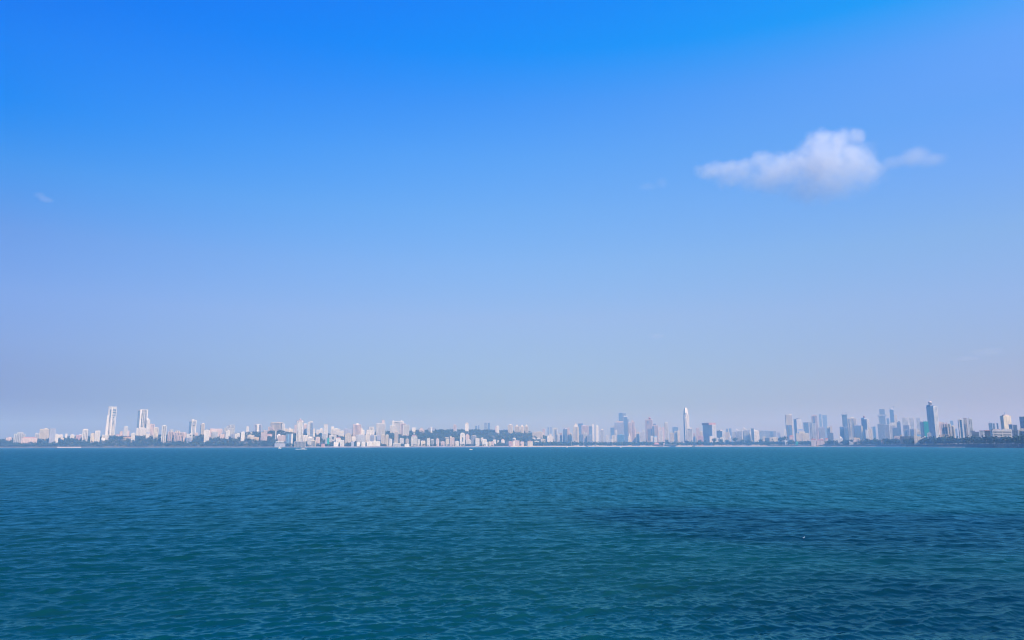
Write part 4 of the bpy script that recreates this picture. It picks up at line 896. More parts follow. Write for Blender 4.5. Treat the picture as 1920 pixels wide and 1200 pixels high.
# ---- far right
b(A, ca, (1758, 1768), 792.4, 828, 2900, 'small', 'P', 'pinkish block touching the right side of the biggest tower')
b(A, ca, (1766.4, 1778), 795, 828, 2500, 'stripe', 'P', 'left part of a beige stepped complex right of the biggest tower', [('upper', 1768, 1772, 792.8, 'solid', 'P'), ('upper', 1774, 1777.6, 793, 'solid', 'P')])
b(A, ca, (1777, 1784), 794.8, 828, 2480, 'stripe', 'C', 'middle part of a beige stepped complex right of the biggest tower')
b(T_, ct, (1783.8, 1791), 799.8, 830, 2450, 'stripe', 'C', 'right rounded part of a beige stepped complex', [('dome', 1784, 1790.8, 797.8, 'C')])
b(G_, ct, (1783, 1789), 789, 826, 5600, 'glass', 'L', 'faint far tower above the beige stepped complex', glass='m')
b(O, co_, (1792, 1796), 804, 828, 5200, 'glass', 'L', 'faint low tower right of the beige stepped complex', glass='m')
b(H, ch, (1765, 1781), 815.4, 826, 2300, 'solid', 'O', 'low cream orange house before the beige stepped complex', ar=.4)
b(T_, 'apartment tower', (1798.4, 1807), 786.6, 828, 2350, 'stripe', 'W', 'left dark sided slab of a triple white tower', [('panel', 1801.4, 1804.6, 788, 822, 'b'), ('wing', 1797.6, 1799.6, 788, 'glass', 'L', -1, 'b')], rot=3, group='triple white slab tower')
b(T_, 'apartment tower', (1807.6, 1815.4), 784.4, 828, 2300, 'grid', 'W', 'middle gridded slab of a triple white tower', [('cap', 783.8, 'r', .3)], rot=3, group='triple white slab tower')
b(T_, 'apartment tower', (1816.4, 1825), 785, 828, 2280, 'grid', 'W', 'right slab of a triple white tower with rows of dark windows', rot=3, group='triple white slab tower')
b(O, co_, (1822, 1837), 810.4, 828, 1960, 'band', 'g', 'low dark green grey office behind trees left of the white banded building', [('upper', 1822, 1828.6, 808.4, 'band', 'g')], ar=.5)
b(A, ca, (1837.6, 1846), 808.4, 828, 1900, 'balc', 'W', 'white flats with dark window openings and red roof edge', [('cap', 807.2, 'r', .6), ('panel', 1840.4, 1843, 816, 819.4, 'd', 'loggia')], rot=6)
b(A, ca, (1846.4, 1857.6), 808, 828, 1850, 'grid', 'K', 'dark brown flats with red roof right of the white flats', [('cap', 806.4, 'r', .6)], glass='d')
b('banded_building', 'apartment block', (1858.6, 1898.6), 807, 828, 1740, 'band', 'W', 'long white banded building with four bright balcony bands at right', [('upper', 1862, 1876, 805.4, 'solid', 'P'), ('upper', 1880, 1897, 805.2, 'solid', 'W')], ar=.4, rot=10)
b(O, co_, (1899.4, 1910), 807.6, 828, 1650, 'grid', 'g', 'dark grey block right of the long white banded building', glass='d')
b(A, ca, (1910.4, 1922), 807, 828, 1610, 'band', 'C', 'cream and dark banded block at the far right edge', [('upper', 1914, 1921, 804, 'solid', 'C'), ('wing', 1916.4, 1922, 809, 'glass', 'g', 4, 'd')], ar=.6)
b(G_, ct, (1854.8, 1862), 793.4, 826, 2600, 'glass', 'L', 'blue glass block above the dark brown flats', [('mast', 1858, 790)], glass='b')
b(G_, ct, (1862.4, 1867.4), 793.8, 826, 2650, 'frame', 'w', 'pale open framed block right of the blue glass block', glass='m')
b(G_, ct, (1870, 1873.4), 793.6, 826, 2700, 'glass', 'L', 'thin blue block between the pale framed block and cream office', glass='b')
b(O, 'office tower', (1877.4, 1883.6, 1898), 780.4, 828, 2300, 'solid', 'C', 'cream office tower with shaded left side and roof antenna', [('upper', 1882.6, 1893, 778.2, 'solid', 'P'), ('mast', 1887, 772.4)])
b(G_, ct, (1892.6, 1899.8), 796, 828, 2050, 'glass', 'L', 'dark blue block before the cream office tower', glass='b')
b(O, co_, (1900.4, 1908.6), 797.2, 828, 2050, 'grid', 'g', 'dark gridded block right of the dark blue block', glass='b')
b(G_, ct, (1913.4, 1930), 782, 828, 2200, 'frame', 'g', 'dark blue unfinished block cut by the right edge', glass='b')

for a_, k_ in B:
    bld(*a_, **k_)

# ---- the highest pointed tower: tapering shaft, glass left side, curved crown with twin spikes
def pointed_tower():
    Y = 4800; X = at(1287, 800, Y).x; s = Y / FE; al = math.atan2(X, Y)
    zb = float(terrain(1287, Y)) - 1.5
    e = empty('skyscraper', (X, Y, zb), R(22) - al)
    tag(e, 'highest slender tower with curved crown and thin twin spikes, glass left side', 'skyscraper')
    Z = lambda py: at(1287, py, Y).z - zb
    w0, w1 = 10.0 * s, 9.0 * s
    secs = [(830, 1.0), (800, 1.0), (784, .97), (775, .90), (770, .78), (767, .60), (764.5, .40)]
    pr = MB(); gl = MB()
    for (ya, ka), (yb_, kb) in zip(secs, secs[1:]):
        wa = w0 * ka
        pr.frustum(-wa * .36, wa * .36, -wa * .36, wa * .36, Z(ya), Z(yb_) - .02, kb / ka)
        gl.frustum(-wa * .42, -wa * .02, -wa * .42 + 2, wa * .30, Z(ya), Z(yb_) - .02, kb / ka, None, wa * (1 - kb / ka) * .22)
    wall = pr.build('shaft', M['W'], e)
    gl.build('glass_flank', M['b'], wall)
    sl = MB()
    n = 46
    for i in range(n):
        py = 828 - (828 - 776) * i / n; k = np.interp(-py, [-830, -784, -775], [1, .97, .90]); wa = w0 * k
        sl.box(-wa * .385, wa * .385, -wa * .385, wa * .385, Z(py), Z(py) + 1.3)
    sl.build('floor_slab', M['W'], wall)['kind'] = 'stuff'
    for (x, yt_) in ((-1.2, 761), (.9, 763)):
        MB().frustum(x * s - .9, x * s + .9, -.9, .9, Z(765), Z(yt_), .2).build('spire', M['w'], e)
    fins = MB()
    for x in (-.40, -.1, .2, .40): fins.box(w0 * x - 1, w0 * x + 1, -w0 * .42, -w0 * .36, Z(829), Z(778))
    fins.build('fin', M['W'], wall)
    MB().box(-1.2 * s, 1.6 * s, -w0 * .43, -w0 * .3, Z(784.6), Z(783.8)).build('sky_terrace', M['W'], e)
    FOOT.append((X, Y, 30))
pointed_tower()

# ---- cranes
def crane(px, ytop, ybase, Y, arm, label):
    p = at(px, ybase, Y); t = at(px, ytop, Y); h = t.z - p.z
    e = empty('tower_crane', p, .2)
    tag(e, label, 'crane')
    MB().box(-1, 1, -1, 1, 0, h).build('mast', M['s'], e)
    MB().box(-arm * .3, arm, -.8, .8, h * .86, h * .86 + 1.6).build('jib', M['s'], e)
    MB().box(-1.6, 1.6, -1.4, 1.4, h * .74, h * .82).build('cab', M['g'], e)
    MB().box(-arm * .32, -arm * .2, -1.2, 1.2, h * .80, h * .88).build('counterweight', M['g'], e)
crane(1586.5, 773.4, 776.9, 4400, 26, 'crane on the overhanging top of the unfinished tower')
crane(1675, 761.2, 765.8, 4900, 14, 'small crane on the rounded dark blue tower')
# ------------------------------------------------------------------ trees
def leaf_mat(name, c1, c2):
    m, n, l, p = nodes(name)
    tc = n.new('ShaderNodeTexCoord')
    t = n.new('ShaderNodeTexNoise'); t.inputs['Scale'].default_value = 0.045; t.inputs['Detail'].default_value = 5
    oi = n.new('ShaderNodeObjectInfo')
    add = n.new('ShaderNodeMath'); add.operation = 'MULTIPLY_ADD'; add.inputs[1].default_value = 0.24
    cr = n.new('ShaderNodeValToRGB')
    cr.color_ramp.elements[0].position = 0.42; cr.color_ramp.elements[0].color = tuple(c1) + (1,)
    cr.color_ramp.elements[1].position = 0.78; cr.color_ramp.elements[1].color = tuple(c2) + (1,)
    l.new(tc.outputs['Object'], t.inputs[0]); l.new(oi.outputs['Random'], add.inputs[0]); l.new(t.outputs[0], add.inputs[2])
    l.new(add.outputs[0], cr.inputs[0]); l.new(cr.outputs[0], p.inputs['Base Color'])
    p.inputs['Roughness'].default_value = 0.8
    return m
LEAF = leaf_mat('foliage', (0.016, 0.032, 0.012), (0.075, 0.095, 0.030))
LEAFD = leaf_mat('dark_foliage', (0.010, 0.026, 0.012), (0.040, 0.070, 0.026))
BARK = wall_mat('bark', (0.12, 0.09, 0.07))

def crown_proto(n, seed, flat=1.0):
    """leaf clumps spread over the outer part of an uneven crown of unit radius"""
    r = np.random.default_rng(seed)
    lobes = r.normal(0, .42, (6, 3)); lobes[:, 2] = np.abs(lobes[:, 2]) * .8 + .1
    q = []
    for i in range(n):
        c = lobes[r.integers(6)] + (lambda v: v / np.linalg.norm(v))(r.normal(size=3)) * r.uniform(.38, .62)
        c[2] *= flat
        if c[2] < -.35: c[2] *= .4
        nrm = c + r.normal(0, .45, 3) + np.array([0, 0, .35]); nrm /= np.linalg.norm(nrm)
        a = np.cross(nrm, r.normal(size=3)); a /= np.linalg.norm(a); b2 = np.cross(nrm, a)
        s1, s2 = r.uniform(.16, .30), r.uniform(.14, .26)
        q.append([c + a * s1, c + b2 * s2 + nrm * .05, c - a * s1 * r.uniform(.6, 1), c - b2 * s2 - nrm * .05])
    return np.array(q)            # n,4,3
PROTO = [crown_proto(40, 50 + k, .9 if k < 4 else .7) for k in range(6)]

def mass_mesh(name, Q, mat):
    Q = Q.reshape(-1, 3); nq = len(Q) // 4
    me = bpy.data.meshes.new(name)
    me.vertices.add(len(Q)); me.vertices.foreach_set('co', Q.ravel().astype(np.float32))
    me.loops.add(len(Q)); me.loops.foreach_set('vertex_index', np.arange(len(Q), dtype=np.int32))
    me.polygons.add(nq); me.polygons.foreach_set('loop_start', (np.arange(nq) * 4).astype(np.int32))
    me.update(calc_edges=True); me.materials.append(mat)
    o = bpy.data.objects.new(name, me); col.objects.link(o)
    return o

FP = np.array(FOOT)
def clear(X, Y, r):
    d2 = (FP[:, 0][None] - X[:, None]) ** 2 + (FP[:, 1][None] - Y[:, None]) ** 2
    return (d2 > (FP[:, 2][None] * 0.80 + r[:, None] * .40) ** 2).all(1)

def scatter(name, px0, px1, t0, t1, count, rad, label, mat, hs=1.0, dens=None):
    px = rng.uniform(px0, px1, count); t = t0 + (t1 - t0) * rng.uniform(0, 1, count) ** 1.25
    Y = np.interp(px, SH[:, 0], SH[:, 1]) + t; X = (px - 960) / FE * Y
    r = rng.uniform(rad * .7, rad * 1.35, count)
    ok = clear(X, Y, r)
    if dens is not None: ok &= rng.uniform(0, 1, count) < dens(px, t)
    px, X, Y, r = px[ok], X[ok], Y[ok], r[ok]
    z = terrain(px, Y) + r * .75 * hs
    out = []
    ang = rng.uniform(0, 6.28, len(px))
    for i in range(len(px)):
        q = PROTO[i % 6]; c, s = math.cos(ang[i]), math.sin(ang[i])
        qq = np.empty_like(q)
        qq[..., 0] = (q[..., 0] * c - q[..., 1] * s) * r[i] + X[i]
        qq[..., 1] = (q[..., 0] * s + q[..., 1] * c) * r[i] + Y[i]
        qq[..., 2] = q[..., 2] * r[i] * hs + z[i]
        out.append(qq)
    o = mass_mesh(name, np.concatenate(out), mat)
    return tag(o, label, 'wood', kind='stuff')

scatter('hill_wood', -160, 562, 22, 300, 2900, 6.6, 'dense blue green wood covering the low hill at left', LEAF)
scatter('ridge_wood', 705, 1085, 300, 760, 2300, 8.0, 'dense wood covering the ridge behind the middle shore', LEAF, dens=lambda p, t: np.where(t > 190, 1, .3))
scatter('slope_trees', 490, 985, 26, 360, 2100, 5.0, 'scattered trees between the houses of the middle shore', LEAF)
scatter('beach_trees', 1000, 1445, 30, 90, 700, 10.5, 'long belt of trees behind the sand beach', LEAFD, hs=1.0)
scatter('promenade_trees', 1440, 1790, 52, 120, 620, 9.2, 'dark belt of trees behind the promenade road', LEAFD, hs=1.1)
scatter('avenue_trees', 1780, 2150, 52, 110, 360, 7.6, 'dark dense trees along the road at far right', LEAFD, hs=1.1)

scatter('promenade_shrubs', 1500, 2150, 47, 56, 900, 2.6, 'low dark shrubs along the back of the promenade road', LEAFD)
# single trees that stand out from the belts
def tree_parts(k, palm=False):
    m = MB(); h = 1.0
    m.lathe(0, 0, [(.055, -.1), (.04, .45), (.025, .62)], 6)
    if not palm:
        for a in range(4):
            an = a * 1.57 + k
            n = len(m.v); x, y = math.cos(an), math.sin(an)
            m.v += [(-.02 * y, .02 * x, .35), (.02 * y, -.02 * x, .35), (.02 * x, .02 * y, .37), (.25 * x, .25 * y, .68)]
            m.f += [(n, n + 1, n + 3), (n + 1, n + 2, n + 3), (n + 2, n, n + 3)]
    trunk = bpy.data.meshes.new('trunk'); trunk.from_pydata(m.v, [], m.f); trunk.materials.append(BARK)
    if palm:
        v, f = [], []
        r = random.Random(k)
        for i in range(13):
            an = i * 2.4 + r.uniform(-.2, .2); x, y = math.cos(an), math.sin(an); el = r.uniform(-.05, .2)
            pts = [(.03, .60, .0), (.14, .68 + el * .5, .045), (.27, .66 + el, .05), (.36, .56 + el, .01)]
            n = len(v)
            for d_, z_, w_ in pts: v += [(x * d_ - y * w_, y * d_ + x * w_, z_), (x * d_ + y * w_, y * d_ - x * w_, z_)]
            for q in range(3): f.append((n + 2 * q, n + 2 * q + 1, n + 2 * q + 3, n + 2 * q + 2))
    else:
        Q = crown_proto(110, 200 + k, .85) * .36; Q[..., 2] += .68
        v = [tuple(p) for p in Q.reshape(-1, 3)]; f = [tuple(range(i * 4, i * 4 + 4)) for i in range(len(Q))]
    crown = bpy.data.meshes.new('crown'); crown.from_pydata(v, [], f); crown.materials.append(LEAFD)
    return trunk, crown
KINDS = [tree_parts(k) for k in range(4)]; PALM = [tree_parts(9, True), tree_parts(10, True)]
def tree(px, ytop, t, label, palm=False, group=None):
    Y = shore(px) + t
    zt = at(px, ytop, Y); z0 = float(terrain(px, Y)); h = max(5, zt.z - z0)
    e = empty('palm_tree' if palm else 'tree', (zt.x, Y, z0), rng.uniform(0, 6.28))
    e.scale = (h * (1 if not palm else .8),) * 2 + (h,)
    tag(e, label, 'palm' if palm else 'tree', group)
    ms = PALM[int(px) % 2] if palm else KINDS[int(px) % 4]
    for nm, me in zip(('trunk', 'crown'), ms):
        o = bpy.data.objects.new(nm, me); col.objects.link(o); o.parent = e
TREES = [
 (1352, 822.6, 45, 'dark tree before the small white row right of the red roofed office'), (1378, 820.6, 40, 'tallest dark tree left of the first wave roofed block'),
 (1288, 825.6, 40, 'round dark tree below the highest pointed tower'), (1312, 824.8, 40, 'dark tree below the low pink block'),
 (1338, 822.2, 40, 'tall dark tree below the sunlit edge of the red roofed office'), (1362, 824.8, 40, 'dark tree left of the small white temple with blue flanks'),
 (1391, 824.6, 38, 'dark tree at the foot of the leftmost wave roofed block'), (1403, 825.2, 38, 'dark tree at the foot of the middle wave roofed block'),
 (1425, 823.6, 40, 'tall dark tree right of the cream beach house with stepped base'), (1464, 820.0, 60, 'tall tree between the long cream low building and the white kiosk'),
 (1469, 818.6, 62, 'highest dark tree left of the white sliver tower'), (1484, 823.8, 55, 'dark tree between white kiosk and teal awning'),
 (1503, 826.8, 45, 'bushy tree before the left half of the broad cream front'), (1513, 827.6, 45, 'bushy tree before the right half of the broad cream front'),
 (1535, 827.0, 45, 'dark tree before the longest red roofed house'), (1558, 825.6, 50, 'dark tree left of the white rounded church'),
 (1588, 825.2, 50, 'dark tree right of the white rounded church'), (1612, 828.2, 40, 'dark tree standing in the opening of the cream gateway'),
 (1626, 822.6, 60, 'broad tree right of the cream gateway'), (1640, 823.4, 60, 'broad tree before the cream stepping slab'),
 (1667, 823.6, 60, 'broad tree below the pale blue white block'), (1682, 824.6, 55, 'broad tree before the left end of the dark brown building'),
 (1700, 826.0, 52, 'low bushy tree before the dark brown windowless building'), (1733, 824.6, 55, 'low broad tree before the low white house with raised end'),
 (1752, 823.4, 55, 'dark tree below the biggest tower'), (1771, 820.4, 60, 'round dark tree before the low cream orange house'),
 (1782, 820.8, 60, 'round dark tree before the right part of the beige complex'), (1797, 822.6, 55, 'dark tree before the left slab of the triple tower'),
 (1815, 820.2, 55, 'dark tree below the right slab of the triple tower'), (1824, 816.4, 56, 'tall dark tree left of the low dark green office'),
 (1834, 820.8, 52, 'dense tree under the low dark green office'), (1846, 822.6, 50, 'dense tree under the white flats with red roof edge'),
 (1862, 821.4, 50, 'dense tree under the left end of the white banded building'), (1876, 822.2, 48, 'dense tree under the middle of the white banded building'),
 (1890, 820.6, 48, 'big dark tree under the right end of the white banded building'), (1906, 819.6, 48, 'big dark tree under the dark grey block'), (1918, 818.0, 46, 'dark tree cut by the right edge of the picture'),
]
for q in TREES: tree(*q)
for px, yt, lab in ((1297, 824.2, 'palm before the bright white block by the highest tower'), (1322, 823.4, 'palm below the shaded front of the red roofed office'), (1449, 824.2, 'palm before the long low cream building'),
                    (1523, 825.0, 'palm beside the leftmost red roofed house'), (1547, 824.6, 'palm beside the small red roofed house'), (1651, 822.8, 'palm left of the tiny pink house among trees'), (1741, 823.0, 'palm below the small pale block by the biggest tower')):
    tree(px, yt, 40, lab, True)

# ------------------------------------------------------------------ lamps, cars, boats
def floodlight(px, ytop, label):
    Y = shore(px) + 26; p = at(px, ytop, Y); z0 = float(terrain(px, Y)); h = p.z - z0
    e = empty('light_mast', (p.x, Y, z0)); tag(e, label, 'light mast', 'tall pale light masts on the beach')
    MB().lathe(0, 0, [(.75, 0), (.4, h)], 8).build('pole', M['W'], e)
    MB().box(-1.8, 1.8, -.5, .5, h + .02, h + 1.2).build('lamp_head', M['w'], e)
for px, yt, lab in ((1018.6, 828, 'pale light mast on the beach below the wide cream slab block'), (1071.6, 828, 'pale light mast on the beach left of the cream pointed crown tower'), (1094.6, 829, 'pale light mast on the beach below the white striped block'),
                    (1117, 828.6, 'pale light mast on the beach below the second thin white tower'), (1167.4, 828.6, 'pale light mast on the beach below the wide grey banded office'), (1185, 828.4, 'pale light mast on the beach below the flared pink tower')):
    floodlight(px, yt, lab)

def street_lamp(px, yt, label):
    Y = shore(px) + 26.5; p = at(px, yt, Y); z0 = float(terrain(px, Y)) + .5; h = max(8, p.z - z0)
    e = empty('street_lamp', (p.x, Y, z0)); tag(e, label, 'street lamp', 'street lamps along the promenade')
    MB().lathe(0, 0, [(.16, 0), (.09, h)], 6).build('pole', M['W'], e)
    MB().box(-.1, 1.7, -.1, .1, h - .25, h - .05).build('arm', M['W'], e)
    MB().lathe(1.7, 0, [(.3, h - .55), (.62, h - .3), (.35, h + .12)], 8).build('lamp_head', M['W'], e)
for px, yt, lab in ((1849, 828.6, 'street lamp below the dark brown flats'), (1884.6, 828.4, 'street lamp below the right end of the banded building'), (1765, 829.6, 'street lamp below the beige stepped complex'), (1748, 830, 'street lamp below the biggest tower')):
    street_lamp(px, yt, lab)

def car_meshes():
    body = MB().prism([(-2.2, .35), (2.2, .35), (2.2, .8), (1.5, .95), (-1.9, .98), (-2.2, .8)], -.88, .88)
    cabin = MB().prism([(-1.8, .98), (1.3, .96), (.6, 1.48), (-1.3, 1.5)], -.76, .76)
    wheel = MB()
    wheel.lathe(0, 0, [(.32, -.1), (.32, .1)], 10)
    return body, cabin, wheel
PAINT = [M['W'], M['w'], M['s'], M['W'], M['p'], M['W']]
def car(px, t, paint, label, big=1.0):
    Y = shore(px) + t; X = (px - 960) / FE * Y; z = float(terrain(px, Y)) + .62
    e = empty('parked_car', (X, Y, z), -.35 + .1 * rng.normal()); e.scale = (big,) * 3
    tag(e, label, 'car', 'cars along the promenade road')
    b_, c_, w_ = car_meshes()
    b_.build('body', paint, e); c_.build('windows', M['d'], e)
    MB().box(-1.25, .55, -.74, .74, 1.5, 1.56).build('roof', paint, e)
    for wx in (-1.35, 1.35):
        for wy in (-.82, .82):
            w = w_.build('wheel', M['g'], e); w.location = (wx, wy, .32); w.rotation_euler = (math.pi / 2, 0, 0)
CARS = [(1679, 0, 'white car on the shore road below the blue slanted block'), (1688.5, 0, 'white car below the left end of the dark brown building'), (1697.6, 1, 'grey car below the dark brown windowless building'),
        (1737.6, 1, 'pale car on the shore road below the green netted building'), (1741.4, 2, 'silver car just right of the lamp below the biggest tower'), (1745.6, 0, 'white car below the small pale block by the biggest tower'),
        (1758, 0, 'white car below the pinkish block touching the biggest tower'), (1771.6, 2, 'silver car below the low cream orange house'), (1783.6, 0, 'brightest white car below the right part of the beige complex'),
        (1788, 1, 'pale car right of the brightest white car'), (1793.6, 0, 'white van sized car left of the triple white tower'), (1800.6, 1, 'grey white car below the left slab of the triple tower'), (1809.6, 4, 'reddish car below the middle slab of the triple tower'),
        (1852, 0, 'white car below the dark brown flats at right'), (1865, 0, 'white car under the left end of the banded building'), (1900.6, 0, 'pale car under the dark grey block at right')]
for px, pi_, lab in CARS: car(px, 33 + (int(px) % 3) * 3, PAINT[pi_], lab, 1.5 if 'van' in lab or 'bright' in lab else 1.2)

def hull(L, W, Hh):
    m = MB()
    secs = [(-.5, .8, 1.0), (-.2, 1.0, 1.0), (.15, .95, 1.02), (.38, .55, 1.12), (.5, .04, 1.25)]
    n = 0
    for x, w, h in secs: m.v += [(x * L, -w * W / 2, h * Hh), (x * L, -w * W * .35, -.3 * Hh), (x * L, w * W * .35, -.3 * Hh), (x * L, w * W / 2, h * Hh)]
    for i in range(4):
        a = i * 4
        for k in range(4): m.f.append((a + k, a + 4 + k, a + 4 + (k + 1) % 4, a + (k + 1) % 4))
    m.f += [(0, 1, 2, 3), (19, 18, 17, 16)]
    return m
def boat(px, py, L, W, Hh, rz, mats, label, cabin=None, canopy=False, mast=0):
    p = on_water(px, py)
    e = empty('motor_boat' if not mast else 'launch', p, rz); tag(e, label, 'boat')
    hull(L, W, Hh).build('hull', mats[0], e)
    if cabin:
        MB().frustum(-.28 * L, .16 * L, -W * .34, W * .34, Hh, Hh + cabin, .86).build('cabin', mats[1], e)
        MB().box(-.22 * L, .12 * L, -W * .33, W * .33, Hh + cabin * .45, Hh + cabin * .75).build('cabin_window', M['d'], e)
    if canopy: MB().box(-.3 * L, .2 * L, -W * .42, W * .42, Hh + cabin + .3, Hh + cabin + .45).build('canopy', mats[1], e)
    if mast: MB().frustum(-.12, .12, -.12, .12, Hh + (cabin or 0), Hh + mast, .4).build('mast', M['W'], e)
    return p
boat(524.4, 840.9, 8.5, 3.0, 1.8, .3, (M['W'], M['W']), 'white launch with a tall cabin off the club house', cabin=3.6, mast=6)
ps = boat(568, 842.4, 8.5, 2.6, 1.1, .1, (M['W'], M['W']), 'white speedboat throwing foam off the cream colonnade', cabin=.8)
boat(882.8, 843.4, 5.2, 1.9, .7, .15, (M['W'], M['w']), 'small white motor boat alone on the water in the middle', cabin=.7)
boat(1063, 838.9, 7, 2.6, 1.6, .5, (M['W'], M['W']), 'bright white boat close to the beach below the shaded rounded tower', cabin=2.0)
boat(1164, 838.9, 6, 2.2, 1.1, .3, (M['W'], M['w']), 'small pale boat close to the beach below the wide grey office', cabin=1.0)
boat(916, 839.4, 7, 2.4, 1.3, .2, (M['g'], M['g']), 'dark boat near the sea wall right of the middle', cabin=1.0)
boat(1198.4, 838.8, 7, 2.4, 1.2, 2.9, (M['g'], M['g']), 'dark boat near the beach below the low cream block', cabin=.8)
# foam of the speedboat
fm, fn, fl, fp = nodes('sea_foam'); fp.inputs['Base Color'].default_value = (.82, .84, .84, 1); fp.inputs['Roughness'].default_value = .9
fb = MB(); rf = random.Random(4)
for i in range(90):
    u = rf.random(); x = -14 + 22 * u; y = rf.uniform(-1.6, 1.6) * (1.4 - u); s_ = rf.uniform(.25, .8)
    fb.frustum(x - s_, x + s_, y - s_ * .6, y + s_ * .6, -.2, rf.uniform(.15, .7), .4)
fo = fb.build('boat_wake', fm); fo.location = ps; fo.rotation_euler = (0, 0, .1)
tag(fo, 'white foam thrown up round the speedboat', 'foam', kind='stuff')
# a gull resting on the water
gp = on_water(1507, 1009)
g = empty('gull', gp, .6); g.scale = (.62,) * 3; tag(g, 'small white gull floating on the dark water patch at right', 'bird')
MB().lathe(0, 0, [(.01, -.02), (.07, .01), (.085, .05), (.06, .09), (.01, .11)], 10).build('body', M['W'], g, True).scale = (1.7, 1, 1)
MB().lathe(.12, 0, [(.02, .08), (.034, .12), (.03, .155), (.006, .17)], 8).build('head', M['W'], g, True)
MB().frustum(-.2, -.1, -.03, .03, .05, .08, .5).build('tail', M['s'], g)

# ------------------------------------------------------------------ clouds
def cloud(name, blobs, Y, depth, label, density, edge, nscale, color=(1, 1, 1), base_px=None, namp=.5):
    """blobs: (px, py, rx_px, ry_px); a real volume with a density that thins out to its edges"""
    W_ = []
    for px, py, rx, ry in blobs:
        c = at(px, py, Y); s = Y / F
        W_.append((c.x, c.y, c.z, rx * s, max(rx, ry) * s * depth, ry * s))
    bm = bmesh.new()
    for c in W_:
        bmesh.ops.create_icosphere(bm, subdivisions=3, radius=1.0, matrix=Matrix.Translation(c[:3]) @ Matrix.Diagonal((c[3] * 1.14, c[4] * 1.14, c[5] * 1.14, 1)))
    me = bpy.data.meshes.new(name); bm.to_mesh(me); bm.free()
    o = bpy.data.objects.new(name, me); col.objects.link(o)
    md = o.modifiers.new('remesh', 'REMESH'); md.mode = 'VOXEL'; md.voxel_size = min(c[5] for c in W_) * .28
    dg = bpy.context.evaluated_depsgraph_get()
    me2 = bpy.data.meshes.new_from_object(o.evaluated_get(dg)); o.modifiers.clear(); o.data = me2; me2.name = name
    m = bpy.data.materials.new(name + '_vapour'); m.use_nodes = True
    n, l = m.node_tree.nodes, m.node_tree.links; n.clear()
    out = n.new('ShaderNodeOutputMaterial'); pv = n.new('ShaderNodeVolumePrincipled')
    pv.inputs['Color'].default_value = tuple(color) + (1,); pv.inputs['Anisotropy'].default_value = 0.1
    geo = n.new('ShaderNodeNewGeometry')
    nz = n.new('ShaderNodeTexNoise'); nz.inputs['Scale'].default_value = nscale; nz.inputs['Detail'].default_value = 5; nz.inputs['Roughness'].default_value = .6
    l.new(geo.outputs['Position'], nz.inputs['Vector'])
    prev = None
    for c in W_:
        sub = n.new('ShaderNodeVectorMath'); sub.operation = 'SUBTRACT'; sub.inputs[1].default_value = c[:3]
        div = n.new('ShaderNodeVectorMath'); div.operation = 'DIVIDE'; div.inputs[1].default_value = c[3:]
        dot = n.new('ShaderNodeVectorMath'); dot.operation = 'DOT_PRODUCT'
        one = n.new('ShaderNodeMath'); one.operation = 'SUBTRACT'; one.inputs[0].default_value = 1.0
        l.new(geo.outputs['Position'], sub.inputs[0]); l.new(sub.outputs[0], div.inputs[0])
        l.new(div.outputs[0], dot.inputs[0]); l.new(div.outputs[0], dot.inputs[1]); l.new(dot.outputs['Value'], one.inputs[1])
        if prev is None: prev = one
        else:
            mx = n.new('ShaderNodeMath'); mx.operation = 'SMOOTH_MAX'; mx.inputs[2].default_value = .25
            l.new(prev.outputs[0], mx.inputs[0]); l.new(one.outputs[0], mx.inputs[1]); prev = mx
    ns = n.new('ShaderNodeMath'); ns.operation = 'MULTIPLY_ADD'; ns.inputs[1].default_value = namp * 2; ns.inputs[2].default_value = -namp * 1.3
    l.new(nz.outputs[0], ns.inputs[0])
    ad = n.new('ShaderNodeMath'); ad.operation = 'ADD'; l.new(prev.outputs[0], ad.inputs[0]); l.new(ns.outputs[0], ad.inputs[1])
    mr = n.new('ShaderNodeMapRange'); mr.interpolation_type = 'SMOOTHSTEP'
    mr.inputs['From Min'].default_value = edge[0]; mr.inputs['From Max'].default_value = edge[1]; mr.inputs['To Max'].default_value = density
    l.new(ad.outputs[0], mr.inputs[0])
    last = mr
    if base_px:      # thins out downwards into a soft base
        zA, zB = at(blobs[0][0], base_px[1], Y).z, at(blobs[0][0], base_px[0], Y).z
        sep = n.new('ShaderNodeSeparateXYZ'); l.new(geo.outputs['Position'], sep.inputs[0])
        m2 = n.new('ShaderNodeMapRange'); m2.interpolation_type = 'SMOOTHSTEP'
        m2.inputs['From Min'].default_value = zA; m2.inputs['From Max'].default_value = zB; m2.inputs['To Min'].default_value = 0.04
        l.new(sep.outputs['Z'], m2.inputs[0])
        mu = n.new('ShaderNodeMath'); mu.operation = 'MULTIPLY'; l.new(mr.outputs[0], mu.inputs[0]); l.new(m2.outputs[0], mu.inputs[1]); last = mu
    l.new(last.outputs[0], pv.inputs['Density']); l.new(pv.outputs[0], out.inputs['Volume'])
    me2.materials.clear(); me2.materials.append(m)
    return tag(o, label, 'cloud')
cloud('cloud', [(1545, 305, 88, 62), (1600, 305, 56, 58), (1606, 256, 26, 22), (1540, 258, 40, 26), (1575, 262, 44, 30), (1490, 308, 60, 34), (1440, 308, 44, 30),
                (1428, 299, 30, 26), (1390, 316, 54, 22), (1338, 320, 56, 18), (1460, 318, 70, 30), (1550, 345, 125, 46), (1630, 322, 46, 40), (1380, 330, 70, 24), (1450, 335, 90, 36)], 6000, 1.0,
      'soft white cloud with a tapering left tail, highest in the right sky', .0088, (.0, 1.05), .0085, base_px=(258, 384), namp=.90)
cloud('cloud', [(1716, 296, 40, 26), (1750, 301, 36, 18), (1676, 306, 40, 14)], 6000, 1.0, 'small faint cloud puff right of the big white cloud', .0042, (.0, 1.1), .006, base_px=(285, 325))
